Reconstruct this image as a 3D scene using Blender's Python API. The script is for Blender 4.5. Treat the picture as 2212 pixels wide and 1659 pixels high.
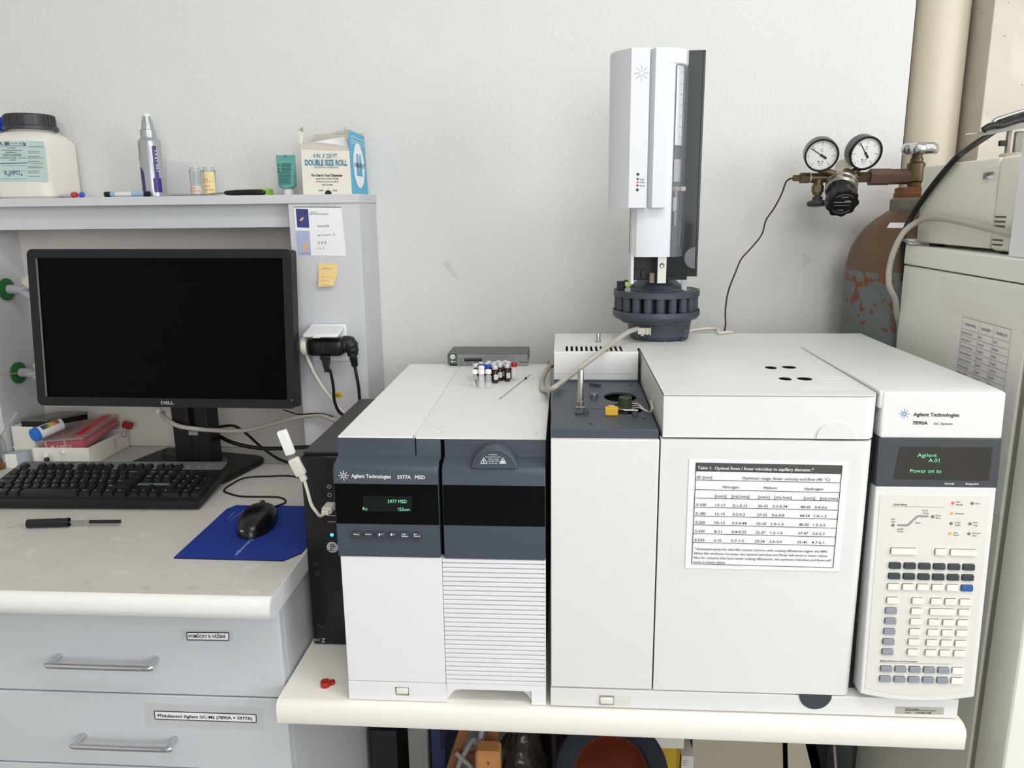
import bpy, bmesh, math, random
from mathutils import Vector as V, Matrix
random.seed(4)
for _o in list(bpy.data.objects): bpy.data.objects.remove(_o)
SC = bpy.context.scene; COL = SC.collection
R = math.radians; PI = math.pi
# ------------------------------------------------------------------ camera
FPX = 1687.4; CX, CY = 1106.0, 829.5
CAM = V((0.0199, -1.7829, 0.7336)); YAW, PIT, ROL = 0.0694, -0.221, -0.0116
_f = V((-math.sin(YAW)*math.cos(PIT), math.cos(YAW)*math.cos(PIT), math.sin(PIT)))
_r0 = V((math.cos(YAW), math.sin(YAW), 0)); _u0 = _r0.cross(_f)
_r = math.cos(ROL)*_r0 + math.sin(ROL)*_u0; _u = -math.sin(ROL)*_r0 + math.cos(ROL)*_u0
cd = bpy.data.cameras.new('camera'); cam = bpy.data.objects.new('camera', cd); COL.objects.link(cam)
cd.sensor_width = 36; cd.lens = FPX/2212*36; cd.clip_start = .02
cam.matrix_world = Matrix(((_r.x,_u.x,-_f.x,CAM.x),(_r.y,_u.y,-_f.y,CAM.y),(_r.z,_u.z,-_f.z,CAM.z),(0,0,0,1)))
SC.camera = cam
# ------------------------------------------------------------------ light
SC.view_settings.view_transform = 'Standard'; SC.view_settings.look = 'None'
SC.view_settings.gamma = 1; SC.view_settings.use_curve_mapping = False
SC.view_settings.exposure = 0.17
w = bpy.data.worlds.new('sky'); SC.world = w; w.use_nodes = True
w.node_tree.nodes['Background'].inputs[0].default_value = (.80,.88,1,1); w.node_tree.nodes['Background'].inputs[1].default_value = 1.0
def area(name, loc, target, sx, sy, power, col):
    l = bpy.data.lights.new(name, 'AREA'); l.shape = 'RECTANGLE'; l.size = sx; l.size_y = sy; l.energy = power; l.color = col
    o = bpy.data.objects.new(name, l); COL.objects.link(o); o.location = loc
    o.rotation_euler = (V(target)-V(loc)).to_track_quat('-Z', 'Y').to_euler(); return o
FLOOR, CEIL = -.72, 2.30
area('daylight_right', (3.52,-2.7,1.25), (0,-2.3,.55), 2.1, 1.75, 72, (.985,.985,1))      # the window in the right wall
area('daylight_front', (.9,-4.52,1.25), (.7,0,.45), 1.9, 1.75, 39, (.965,.98,1))        # the window behind the photographer
area('ceiling_fill', (.7,-1.75,2.22), (.7,-1.75,0), 2.0, .5, 23, (1,.99,.975))        # unseen fill light added overhead to brighten the tops
# ------------------------------------------------------------------ pixel -> point on a known plane
def ray(px, py): return _f + _r*((px-CX)/FPX) - _u*((py-CY)/FPX)
def Yp(px, py, y): d = ray(px,py); return CAM + d*((y-CAM.y)/d.y)
def Zp(px, py, z): d = ray(px,py); return CAM + d*((z-CAM.z)/d.z)
def Xp(px, py, x): d = ray(px,py); return CAM + d*((x-CAM.x)/d.x)
def Pp(px, py, p, n): d = ray(px,py); return CAM + d*((V(p)-CAM).dot(n)/d.dot(n))
# ------------------------------------------------------------------ materials
def s2l(c): c /= 255; return c/12.92 if c <= .04045 else ((c+.055)/1.055)**2.4
MATS = {}
def mat(name, rgb, rough=.5, metal=0, bump=0, bscale=200, var=.03, vscale=8, emit=0, coat=0, spec=.5, alpha=1, trans=0, ior=1.45):
    if name in MATS: return MATS[name]
    m = bpy.data.materials.new(name); m.use_nodes = True; nt = m.node_tree; b = nt.nodes['Principled BSDF']
    lin = [s2l(c) for c in rgb]
    b.inputs['Roughness'].default_value = rough; b.inputs['Metallic'].default_value = metal
    b.inputs['Specular IOR Level'].default_value = spec; b.inputs['Coat Weight'].default_value = coat
    b.inputs['Coat Roughness'].default_value = .08
    b.inputs['Alpha'].default_value = alpha; b.inputs['Transmission Weight'].default_value = trans; b.inputs['IOR'].default_value = ior
    tc = nt.nodes.new('ShaderNodeTexCoord')
    if var:
        n = nt.nodes.new('ShaderNodeTexNoise'); n.inputs['Scale'].default_value = vscale; n.inputs['Detail'].default_value = 4
        nt.links.new(tc.outputs['Object'], n.inputs['Vector'])
        mx = nt.nodes.new('ShaderNodeMix'); mx.data_type = 'RGBA'
        mx.inputs[6].default_value = [c*(1-var) for c in lin]+[1]; mx.inputs[7].default_value = [min(1,c*(1+var)) for c in lin]+[1]
        nt.links.new(n.outputs['Fac'], mx.inputs[0]); nt.links.new(mx.outputs[2], b.inputs['Base Color'])
    else: b.inputs['Base Color'].default_value = lin+[1]
    if bump:
        n2 = nt.nodes.new('ShaderNodeTexNoise'); n2.inputs['Scale'].default_value = bscale; n2.inputs['Detail'].default_value = 3
        bp = nt.nodes.new('ShaderNodeBump'); bp.inputs['Strength'].default_value = bump; bp.inputs['Distance'].default_value = .002
        nt.links.new(tc.outputs['Object'], n2.inputs['Vector']); nt.links.new(n2.outputs['Fac'], bp.inputs['Height']); nt.links.new(bp.outputs['Normal'], b.inputs['Normal'])
    if emit:
        b.inputs['Emission Color'].default_value = lin+[1]; b.inputs['Emission Strength'].default_value = emit
    MATS[name] = m; return m
WALL = mat('wall_plaster', (224,223,220), .9, bump=.5, bscale=120, var=.02, vscale=3)
CONC = mat('raw_concrete', (210,203,190), .9, bump=.3, bscale=60, var=.10, vscale=14)
PIPEP = mat('cream_paint', (222,214,196), .6, var=.02)
FLOORM = mat('floor_lino', (150,148,142), .5, var=.08)
CEILM = mat('ceiling_white', (232,231,227), .9)
WHITE = mat('warm_white_plastic', (234,234,235), .42, bump=.05, bscale=900, var=.012)
GCW = mat('putty_white_plastic', (225,226,224), .42, bump=.05, bscale=900, var=.012)
SLATE = mat('slate_plastic', (68,75,84), .45, bump=.06, bscale=900, var=.03)
DARKC = mat('cavity_shade', (7,7,8), .95, spec=.1)  # near black that stands in for shade in wells, holes and gaps
GLOSSB = mat('black_gloss_window', (4,6,8), .07, var=0, spec=.22)
BLACK = mat('black_plastic', (24,25,27), .42, bump=.05, bscale=700, var=.05)
BLACKG = mat('black_smooth', (18,18,20), .25)
SCREEN = mat('monitor_screen_black', (3,3,4), .25, var=0, spec=.08)
RUBBER = mat('black_rubber', (20,20,21), .6)
CHROME = mat('chrome', (205,206,210), .14, 1, var=.02)
STEEL = mat('brushed_steel', (178,178,176), .32, 1, var=.05)
BRASS = mat('aged_brass', (104,90,68), .42, .75, var=.12, vscale=60)
BRONZE = mat('brown_bronze', (112,92,80), .45, .55, var=.1, vscale=50)
GREYLAM = mat('grey_laminate', (207,209,212), .5, bump=.08, bscale=600, var=.015)
FASCIA = mat('grey_front_laminate', (203,206,210), .45, bump=.05, bscale=500, var=.015)
DESKM = mat('worn_desk_laminate', (205,202,197), .42, bump=.05, bscale=400, var=.07, vscale=12)
CREAM = mat('cream_bench_laminate', (240,237,228), .35, var=.01)
PAPER = mat('white_paper', (240,240,240), .8, var=.01)
INK = mat('black_ink', (38,38,44), .7, var=0)
GREYINK = mat('grey_ink', (112,112,114), .7, var=0)
BLUEINK = mat('blue_ink', (44,70,140), .7, var=0)
WHITEINK = mat('white_ink', (236,238,240), .6, var=0)
VFD = mat('green_display_glow', (120,225,175), .5, emit=.75, var=0)
CABLEG = mat('grey_cable', (178,174,164), .5)
CABLEW = mat('cream_cable', (226,222,205), .5)
CABLEB = mat('black_cable', (18,18,19), .45)
GLASS = mat('clear_glass', (245,248,248), .03, trans=1, var=0, ior=1.35)
VIALG = mat('vial_glass', (238,240,242), .05, alpha=.30, var=0)
AMBER = mat('amber_glass', (46,20,13), .10, var=0, coat=.2)
CAPW = mat('white_cap', (238,237,238), .45)
CAPS = mat('crimp_silver_cap', (206,205,206), .35, .4)
REDP = mat('red_plastic', (176,28,26), .45)
BLUEP = mat('blue_plastic', (28,72,178), .4)
FREEZ = mat('freezer_enamel', (240,241,232), .4, var=.02)
BOXG = mat('putty_instrument_enamel', (232,231,218), .5, var=.025)
CARD = mat('white_cardboard', (238,234,226), .7, var=.02)
def spots(m, scale, thr, soft, rgb, fac, vor=False, stretch=1):   # stains, pores and smears with a shape of their own
    nt = m.node_tree; b = nt.nodes['Principled BSDF']; old = b.inputs['Base Color'].links[0].from_socket
    tc = nt.nodes.new('ShaderNodeTexCoord'); mp = nt.nodes.new('ShaderNodeMapping'); mp.inputs['Scale'].default_value = (1,stretch,1); nt.links.new(tc.outputs['Object'], mp.inputs['Vector'])
    n = nt.nodes.new('ShaderNodeTexVoronoi' if vor else 'ShaderNodeTexNoise'); n.inputs['Scale'].default_value = scale; nt.links.new(mp.outputs['Vector'], n.inputs['Vector'])
    if not vor: n.inputs['Detail'].default_value = 6
    r = nt.nodes.new('ShaderNodeMapRange'); nt.links.new(n.outputs['Distance' if vor else 'Fac'], r.inputs['Value'])
    r.inputs['From Min'].default_value = thr; r.inputs['From Max'].default_value = thr+soft; r.inputs['To Min'].default_value = fac if vor else 0; r.inputs['To Max'].default_value = 0 if vor else fac
    mx = nt.nodes.new('ShaderNodeMix'); mx.data_type = 'RGBA'; nt.links.new(r.outputs['Result'], mx.inputs[0]); nt.links.new(old, mx.inputs[6]); mx.inputs[7].default_value = [s2l(c) for c in rgb]+[1]
    nt.links.new(mx.outputs[2], b.inputs['Base Color'])
spots(CONC, 48, .075, .03, (130,122,110), .7, vor=True); spots(CONC, 9, .58, .10, (226,221,210), .5)
spots(DESKM, 22, .62, .07, (226,225,222), .42, stretch=1.6); spots(DESKM, 30, .66, .05, (180,176,168), .4)
# ------------------------------------------------------------------ mesh builder
def frame(o, right, up):
    right = V(right).normalized(); n = right.cross(V(up)).normalized(); up = n.cross(right)
    return Matrix(((right.x,up.x,n.x,o[0]),(right.y,up.y,n.y,o[1]),(right.z,up.z,n.z,o[2]),(0,0,0,1)))
def ali(p, d, x=(1,0,0)):                            # a frame whose second axis runs along d
    d = V(d).normalized(); x = V(x); return frame(p, x-d*x.dot(d), d)
def catmull(pts, k=6):
    pts = [V(p) for p in pts]
    if len(pts) < 3: return pts
    e = [pts[0]*2-pts[1]]+pts+[pts[-1]*2-pts[-2]]; out = []
    for i in range(1, len(e)-2):
        a,b,c,d = e[i-1:i+3]
        for j in range(k):
            t = j/k; out.append(.5*((2*b)+(c-a)*t+(2*a-5*b+4*c-d)*t*t+(3*b-a-3*c+d)*t**3))
    return out+[pts[-1]]
_tc = {}
def text_mesh(s, bold):
    key = (s, bold)
    if key in _tc: return _tc[key]
    c = bpy.data.curves.new('t', 'FONT'); c.body = s; c.size = 1; c.resolution_u = 2; c.offset = bold
    o = bpy.data.objects.new('t', c); me = bpy.data.meshes.new_from_object(o)
    vs = [v.co.copy() for v in me.vertices]; fs = [tuple(p.vertices) for p in me.polygons]
    bpy.data.objects.remove(o); bpy.data.curves.remove(c); bpy.data.meshes.remove(me)
    x0 = min((v.x for v in vs), default=0); x1 = max((v.x for v in vs), default=1)
    _tc[key] = (vs, fs, x0, x1); return _tc[key]
class MB:
    def __init__(s): s.v = []; s.f = []; s.bev = s.tub = False
    def add(s, vs, fs, M=None):
        b = len(s.v); s.v += [M @ V(v) for v in vs] if M else [V(v) for v in vs]
        s.f += [tuple(i+b for i in f) for f in fs]; return s
    def bm(s, bm, M=None):
        bm.verts.index_update(); s.add([v.co.copy() for v in bm.verts], [[v.index for v in f.verts] for f in bm.faces], M); bm.free(); return s
    def box(s, x0, x1, y0, y1, z0, z1, bev=0, seg=2, M=None):
        b = bmesh.new(); bmesh.ops.create_cube(b, size=1)
        for v in b.verts: v.co = V(((x0+x1)/2+v.co.x*(x1-x0), (y0+y1)/2+v.co.y*(y1-y0), (z0+z1)/2+v.co.z*(z1-z0)))
        if bev: s.bev = True; bmesh.ops.bevel(b, geom=b.edges[:], offset=bev, segments=seg, affect='EDGES', profile=.5)
        return s.bm(b, M)
    def cyl(s, p0, p1, r0, r1=None, n=20, M=None):
        r1 = r0 if r1 is None else r1; p0, p1 = V(p0), V(p1); d = (p1-p0).normalized()
        a = d.orthogonal().normalized(); b = d.cross(a); vs = []
        for p, r in ((p0,r0),(p1,r1)): vs += [p+(a*math.cos(2*PI*i/n)+b*math.sin(2*PI*i/n))*r for i in range(n)]
        return s.add(vs, [(i,(i+1)%n,n+(i+1)%n,n+i) for i in range(n)]+[tuple(range(n-1,-1,-1)),tuple(range(n,2*n))], M)
    def lathe(s, prof, c=(0,0,0), d=(0,0,1), n=28, M=None):
        d = V(d).normalized(); a = d.orthogonal().normalized(); b = d.cross(a); c = V(c); vs = []; fs = []; m = len(prof)
        for r, z in prof: vs += [c+d*z+(a*math.cos(2*PI*i/n)+b*math.sin(2*PI*i/n))*max(r,1e-5) for i in range(n)]
        for j in range(m-1): fs += [(j*n+i,j*n+(i+1)%n,(j+1)*n+(i+1)%n,(j+1)*n+i) for i in range(n)]
        if m > 3 and abs(prof[0][0]-prof[-1][0]) < 1e-6 and prof[0][0] > 1e-4: fs += [((m-1)*n+i,(m-1)*n+(i+1)%n,(i+1)%n,i) for i in range(n)]   # a closed ring
        else: fs += [tuple(range(n-1,-1,-1)), tuple(range((m-1)*n, m*n))]
        return s.add(vs, fs, M)
    def tube(s, pts, r, n=10, k=6, M=None):
        s.tub = True; P = catmull(pts, k); vs = []; fs = []; a = None
        for i, p in enumerate(P):
            t = (P[min(i+1,len(P)-1)]-P[max(i-1,0)]).normalized()
            a = (a-t*a.dot(t)).normalized() if a is not None and (a-t*a.dot(t)).length > 1e-6 else t.orthogonal().normalized()
            b = t.cross(a); rr = r[min(i*len(r)//len(P), len(r)-1)] if isinstance(r, (list,tuple)) else r
            vs += [p+(a*math.cos(2*PI*j/n)+b*math.sin(2*PI*j/n))*rr for j in range(n)]
        for i in range(len(P)-1): fs += [(i*n+j,i*n+(j+1)%n,(i+1)*n+(j+1)%n,(i+1)*n+j) for j in range(n)]
        fs += [tuple(range(n-1,-1,-1)), tuple(range((len(P)-1)*n, len(P)*n))]
        return s.add(vs, fs, M)
    def prism(s, poly, h0, h1, M=None, bev=0):       # polygon in local XY (counter-clockwise), extruded along local Z
        b = bmesh.new(); f = b.faces.new([b.verts.new((x,y,h0)) for x,y in poly])
        r = bmesh.ops.extrude_face_region(b, geom=[f]); bmesh.ops.translate(b, verts=[e for e in r['geom'] if isinstance(e, bmesh.types.BMVert)], vec=(0,0,h1-h0))
        bmesh.ops.recalc_face_normals(b, faces=b.faces[:])
        if bev: s.bev = True; bmesh.ops.bevel(b, geom=[e for e in b.edges if len(e.link_faces)==2 and e.calc_face_angle(0) > .6], offset=bev, segments=2, affect='EDGES', profile=.5)
        return s.bm(b, M)
    def plate(s, outline, holes, h0, h1, M=None):    # a plate with real holes
        c = bpy.data.curves.new('p', 'CURVE'); c.dimensions = '2D'; c.fill_mode = 'BOTH'; c.extrude = (h1-h0)/2
        for poly in [outline]+list(holes):
            sp = c.splines.new('POLY'); sp.points.add(len(poly)-1); sp.use_cyclic_u = True
            for p, (x,y) in zip(sp.points, poly): p.co = (x,y,0,1)
        o = bpy.data.objects.new('p', c); me = bpy.data.meshes.new_from_object(o)
        s.add([v.co+V((0,0,(h0+h1)/2)) for v in me.vertices], [tuple(p.vertices) for p in me.polygons], M)
        bpy.data.objects.remove(o); bpy.data.curves.remove(c); bpy.data.meshes.remove(me); return s
    def text(s, t, o, right, up, h, w=None, align=0, bold=.012, lift=.0004):
        vs, fs, x0, x1 = text_mesh(t, bold); k = h/.70; kx = (w/(x1-x0)) if w else k
        F = frame(o, right, up); off = -x0-(x1-x0)*align
        return s.add([((v.x+off)*kx, v.y*k, lift) for v in vs], fs, F)
    def tpx(s, t, p0, p1, hpx, bp, n, bold=.012, lift=.0004):   # words whose base line runs between two picture points on a plane
        a, b = bp(*p0), bp(*p1); rt = b-a; wd = rt.length; up = V(n).cross(rt)
        return s.text(t, a, rt, up, hpx*wd/math.hypot(p1[0]-p0[0], p1[1]-p0[1]), wd, 0, bold, lift)
    def strip(s, a, b, w, n, lift=.0004):
        a, b, n = V(a), V(b), V(n).normalized(); q = n.cross(b-a).normalized()*w/2; l = n*lift
        return s.add([a-q+l, b-q+l, b+q+l, a+q+l], [(0,1,2,3)])
    def disc(s, c, r, n, lift=.0004, seg=16, ry=None):
        F = frame(c, V(n).orthogonal(), V(n).cross(V(n).orthogonal()))
        return s.add([(r*math.cos(2*PI*i/seg), (ry or r)*math.sin(2*PI*i/seg), lift) for i in range(seg)], [tuple(range(seg))], F)
    def quad(s, a, b, c, d, th=.0004, n=None):       # thin sheet through four points
        a,b,c,d = V(a),V(b),V(c),V(d); n = V(n) if n else (b-a).cross(d-a).normalized()
        t = n*th; return s.add([a,b,c,d,a+t,b+t,c+t,d+t], [(3,2,1,0),(4,5,6,7),(0,1,5,4),(1,2,6,5),(2,3,7,6),(3,0,4,7)])
    def xf(s, M): s.v = [M @ v for v in s.v]; return s
    def mesh(s, name, m, ang=None):
        ang = ang or (20 if s.bev else 55 if s.tub else 32)
        me = bpy.data.meshes.new(name); me.from_pydata([tuple(v) for v in s.v], [], s.f)
        me.materials.append(m); me.shade_smooth(); me.set_sharp_from_angle(angle=R(ang)); me.update(); return me
W = {}
def thing(name, label, cat, loc=(0,0,0), rz=0, group=None):
    o = bpy.data.objects.new(name, None); COL.objects.link(o); o.location = loc; o.rotation_euler = (0,0,rz); o.empty_display_size = .02
    o['label'] = label; o['category'] = cat
    if group: o['group'] = group
    W[o.name] = Matrix.Translation(V(loc)) @ Matrix.Rotation(rz, 4, 'Z'); return o
def part(name, mb, m, parent, label=None, local=False, kind=None, ang=None):   # a mesh child; world coordinates unless local
    Mp = W[parent.name]
    if not local: mb.xf(Mp.inverted())
    o = bpy.data.objects.new(name, mb.mesh(name, m, ang)); COL.objects.link(o); o.parent = parent; W[o.name] = Mp
    if label: o['label'] = label
    if kind: o['kind'] = kind
    return o
def inst(name, me, parent, M):                       # a child that shares mesh data
    o = bpy.data.objects.new(name, me); COL.objects.link(o); o.parent = parent; o.matrix_local = M; W[o.name] = W[parent.name]; return o
def solo(name, mb, m, label, cat, group=None, ang=None):
    lo = V((min(v[i] for v in mb.v) for i in range(3))); hi = V((max(v[i] for v in mb.v) for i in range(3)))
    c = V(((lo.x+hi.x)/2, (lo.y+hi.y)/2, lo.z)); mb.xf(Matrix.Translation(-c))
    o = bpy.data.objects.new(name, mb.mesh(name, m, ang)); COL.objects.link(o); o.location = c
    o['label'] = label; o['category'] = cat
    if group: o['group'] = group
    W[o.name] = Matrix.Translation(c); return o
def struct(name, mb, m, parent=None):
    o = bpy.data.objects.new(name, mb.mesh(name, m)); COL.objects.link(o); W[o.name] = Matrix()
    if parent: o.parent = parent
    else: o['kind'] = 'structure'
    return o
def dup(root, loc, label=None, rz=None, group=None):
    def cp(o, par):
        c = o.copy(); COL.objects.link(c); c.parent = par
        for ch in o.children: cp(ch, c)
        return c
    r = cp(root, None); r.location = loc
    if rz is not None: r.rotation_euler = (0,0,rz)
    if label: r['label'] = label
    if group: r['group'] = group
    return r
FN, ZN, LN = V((0,-1,0)), V((0,0,1)), V((-1,0,0))
def circ(cx, cy, r, n=20, ry=None): return [(cx+r*math.cos(2*PI*i/n), cy+(ry or r)*math.sin(2*PI*i/n)) for i in range(n)]
def rrect(x0, x1, y0, y1, r, k=4):
    out = []
    for cx, cy, a in ((x1-r,y0+r,-90),(x1-r,y1-r,0),(x0+r,y1-r,90),(x0+r,y0+r,180)):
        out += [(cx+r*math.cos(R(a+90*i/k)), cy+r*math.sin(R(a+90*i/k))) for i in range(k+1)]
    return out
def spark(mb, c, r, n, up=V((0,0,1)), w=.0011):       # the eight-rayed spark emblem
    rt = V(up).cross(V(n)).normalized(); up = V(n).cross(rt)
    for i in range(8):
        d = rt*math.cos(i*PI/4)+up*math.sin(i*PI/4)
        mb.strip(c+d*r*.42, c+d*r*(1 if i%2==0 else .92), w, n)
        mb.disc(c+d*r*.30, r*.10, n, seg=8)
YX = Matrix(((0,0,1,0),(1,0,0,0),(0,1,0,0),(0,0,0,1)))   # prism polygon (y,z) extruded along x
XZ = Matrix(((1,0,0,0),(0,0,-1,0),(0,1,0,0),(0,0,0,1)))  # prism polygon (x,z) extruded towards -y
# ================================================================== the room
XR, XL, YW, WZ0, WZ1 = 3.6, -2.2, -4.6, .35, 2.15
struct('floor', MB().box(XL,XR,YW,.3,FLOOR-.1,FLOOR), FLOORM)
struct('ceiling', MB().box(XL,XR,YW,.3,CEIL,CEIL+.1), CEILM)
struct('wall_back', MB().box(XL,.735,0,.3,FLOOR,CEIL,.002), WALL)
wb_ = bpy.data.objects['wall_back']
PUTTY = mat('wall_scuff', (215,213,209), .9, var=.05, vscale=60)
struct('scuff', MB().quad(Yp(1733,582,-.0005),Yp(1735,545,-.0005),Yp(1754,563,-.0005),Yp(1744,574,-.0005),th=.0004,n=FN), PUTTY, wb_)
struct('scuff', MB().quad(Yp(955,566,-.0005),Yp(968,562,-.0005),Yp(994,606,-.0005),Yp(976,592,-.0005),th=.0004,n=FN), PUTTY, wb_)
struct('wall_niche', MB().box(.735,.875,.14,.3,FLOOR,CEIL), CONC)
struct('wall_pillar', MB().box(.875,XR,-.03,.3,FLOOR,CEIL,.002), CONC)
struct('wall_left', MB().box(XL-.1,XL,YW,.3,FLOOR,CEIL), WALL)
b = MB()
for y0,y1,z0,z1 in ((YW,-3.75,FLOOR,CEIL),(-1.65,-.03,FLOOR,CEIL),(-3.75,-1.65,FLOOR,WZ0),(-3.75,-1.65,WZ1,CEIL)): b.box(XR,XR+.15,y0,y1,z0,z1)
struct('wall_right', b, WALL)
b = MB()
for x0,x1,z0,z1 in ((XL,-.05,FLOOR,CEIL),(1.85,XR,FLOOR,CEIL),(-.05,1.85,FLOOR,WZ0),(-.05,1.85,WZ1,CEIL)): b.box(x0,x1,YW-.15,YW,z0,z1)
struct('wall_front', b, WALL)
def window(name, along, o, n0, n1):
    b = MB(); t = .06
    def bx(a0,a1,z0,z1,d0,d1): return (b2.box(o+d0,o+d1,a0,a1,z0,z1) if along=='y' else b2.box(a0,a1,o+d0,o+d1,z0,z1))
    b2 = b; m_ = (n0+n1)/2
    for a0,a1,z0,z1 in ((n0,n1,WZ0,WZ0+t),(n0,n1,WZ1-t,WZ1),(n0,n0+t,WZ0,WZ1),(n1-t,n1,WZ0,WZ1),(m_-t/2,m_+t/2,WZ0,WZ1)): bx(a0,a1,z0,z1,-.02,.02)
    wn = struct(name, b, CEILM)
    for a0,a1 in ((n0+t,m_-t/2),(m_+t/2,n1-t)):
        b2 = MB(); bx(a0,a1,WZ0+t,WZ1-t,-.002,.002); struct('pane', b2, GLASS, wn)
window('window_1', 'y', XR+.05, -3.75, -1.65)
window('window_2', 'x', YW-.05, -.05, 1.85)
struct('trim_1', MB().lathe([(.052,FLOOR),(.052,CEIL)], (.818,.066,0), n=40), PIPEP)   # the cream riser pipe in the niche
struct('fill_light_housing', MB().box(-.4,1.8,-2.05,-1.45,2.235,CEIL,.004), CEILM)   # unseen housing added above the overhead fill light
# ================================================================== left desk: shelf unit, desk, drawers
PF = -.15; SZ = .7665                                     # front of the socket column, top of the shelf
sh = thing('shelf_unit', 'grey laminate wall shelf above the desk on two wide columns', 'shelf', (-.98,-.07,.174))
b = MB(); b.box(-1.48,-.405,PF-.004,-.001,SZ-.0175,SZ,.001)
part('top_board', b, GREYLAM, sh)
part('front_rail', MB().box(-1.26,-.556,-.125,-.107,SZ-.066,SZ-.0175), GREYLAM, sh)
part('socket_column', MB().box(-.5565,-.407,PF,-.001,.174,SZ-.0175,.001), GREYLAM, sh)
part('tap_column', MB().box(-1.46,-1.255,PF,-.001,.174,SZ-.0175,.001), GREYLAM, sh)
part('back_panel', MB().box(-1.255,-.5565,-.006,-.001,.174,SZ-.0175), mat('back_panel_white',(222,216,208),.55,var=.02), sh)
b = MB(); a = Yp(722,846,PF); c = Yp(739,859,PF)
part('voltage_label', MB().box(a.x,c.x,PF-.0006,PF,c.z,a.z), mat('label_yellow',(226,196,40),.6,var=0), sh)
part('label_lettering', MB().tpx('230 V',(723,857.5),(737,858),7,lambda x,y:Yp(x,y,PF-.0007),FN), INK, sh)
DT = .173
dk = thing('desk', 'grey worn desk with a rounded white front edge carrying the monitor', 'desk', (-1.0,-.37,FLOOR))
part('worktop', MB().box(-1.9,-.4155,-.742,-.001,DT-.034,DT,.0), DESKM, dk)
part('front_edge', MB().prism([(-.742,DT-.034),(-.742,DT),(-.746,DT-.0008),(-.7505,DT-.004),(-.754,DT-.010),(-.755,DT-.020),(-.7535,DT-.028),(-.749,DT-.034)][::-1], -1.9, -.4155, YX), mat('white_edge',(238,238,234),.35,var=.01), dk)
part('end_edging', MB().prism([(-.749,DT-.034),(-.754,DT-.026),(-.755,DT-.012),(-.7505,DT-.003),(-.742,DT),(-.002,DT),(-.002,DT-.034)], -.4152,-.4135, YX), mat('edging_strip',(214,215,214),.4,var=.01), dk)
CF = -.70
part('carcass', MB().box(-1.9,-.4235,CF+.019,-.001,FLOOR+.002,DT-.034), FASCIA, dk)
z1 = Yp(300,1499,CF).z; z2 = Yp(300,1656,CF).z
tops = [DT-.040, z1-.0015, z2-.0015, z2-.21]
bots = [z1+.0015, z2+.0015, z2-.207, FLOOR+.08]
hands = [((100,1416),(326,1422)), ((128,1583),(345,1596))]
for i in range(4):
    dr = part('drawer', MB().box(-1.42,-.4245,CF,CF+.018,bots[i],tops[i],.0012), FASCIA, dk)
    if i < 2:
        a, c = Yp(*hands[i][0],CF), Yp(*hands[i][1],CF); zz = (a.z+c.z)/2; q = .028
        x0, x1 = Yp(104+28*i,1428,CF-q).x, Yp(318+20*i,1436,CF-q).x
        part('handle', MB().tube([(x0,CF+.001,zz),(x0,CF-q+.008,zz),(x0+.0025,CF-q+.0025,zz),(x0+.008,CF-q,zz),(x1-.008,CF-q,zz),(x1-.0025,CF-q+.0025,zz),(x1,CF-q+.008,zz),(x1,CF+.001,zz)], .0048, 14, 5), CHROME, dr)
bp = lambda x,y: Yp(x,y,CF-.0004)
def cz(x,y): return (x/2.911, 1220+y/2.911)
TAPE = mat('clear_tape', (226,226,224), .25, var=.05, alpha=.14)
def drawer_label(quad, tape, words, base, h, name, label):
    t = thing(name, label, 'label', bp(*cz(*quad[3])))
    part('tape', MB().quad(*[bp(*cz(*p)) for p in (tape[3],tape[2],tape[1],tape[0])], th=.0002, n=FN), TAPE, t)
    lift = FN*.0003
    part('paper', MB().quad(*[bp(*cz(*p))+lift for p in (quad[3],quad[2],quad[1],quad[0])], th=.0002, n=FN), PAPER, t)
    m = MB(); m.tpx(words, cz(*base[0]), cz(*base[1]), h, lambda x,y: bp(x,y)+lift*2, FN, .02)
    for i in range(4): m.strip(bp(*cz(*quad[i]))+lift*2, bp(*cz(*quad[(i+1)%4]))+lift*2, .0014, FN)
    part('lettering', m, INK, t)
drawer_label([(1176,424),(1440,426),(1440,474),(1180,470)], [(1130,405),(1470,410),(1470,490),(1140,482)], 'POMŮCKY K VÁŽENÍ', ((1190,457),(1421,459)), 7.2, 'drawer_label', 'short white printed label in a black frame on the top desk drawer')
drawer_label([(971,918),(1611,940),(1613,990),(978,968)], [(903,868),(1660,900),(1662,1040),(915,1020)], 'Příslušenství Agilent GC-MS (7890A + 5977A)', ((994,955),(1588,974)), 7, 'drawer_label', 'long white printed label taped on the second desk drawer down')
# papers on the socket column
bp = lambda x,y: Yp(x,y,PF)
def cq(x,y): return (560+x/4.1475, 240+y/4.1475)
t = thing('journal_sheet', 'white printed sheet with blue pictures and pencil notes on the grey column', 'paper', bp(*cq(550,1300)))
A = [cq(312,856),cq(734,858),cq(778,1298),cq(340,1292)]
L = lambda k: FN*(.0004*k)
part('sheet', MB().quad(*[bp(*p) for p in A[::-1]], th=.0006, n=FN), PAPER, t)
part('tape', MB().quad(*[bp(*cq(*p))+L(.2) for p in ((450,856),(690,856),(692,832),(448,832))], th=.0005, n=FN), TAPE, t)
part('blue_picture', MB().quad(*[bp(*cq(*p))+L(1.7) for p in ((342,1042),(450,1046),(438,878),(328,874))], th=.0002, n=FN).quad(*[bp(*cq(*p))+L(1.7) for p in ((313,862),(734,864),(734,858),(312,856))], th=.0002, n=FN), mat('print_navy',(62,66,124),.6,var=.25,vscale=60), t)
part('pale_picture', MB().quad(*[bp(*cq(*p))+L(1.7) for p in ((345,1288),(466,1292),(452,1072),(328,1070))], th=.0002, n=FN), mat('print_pale_blue',(172,184,216),.6,var=.3,vscale=45), t)
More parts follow.
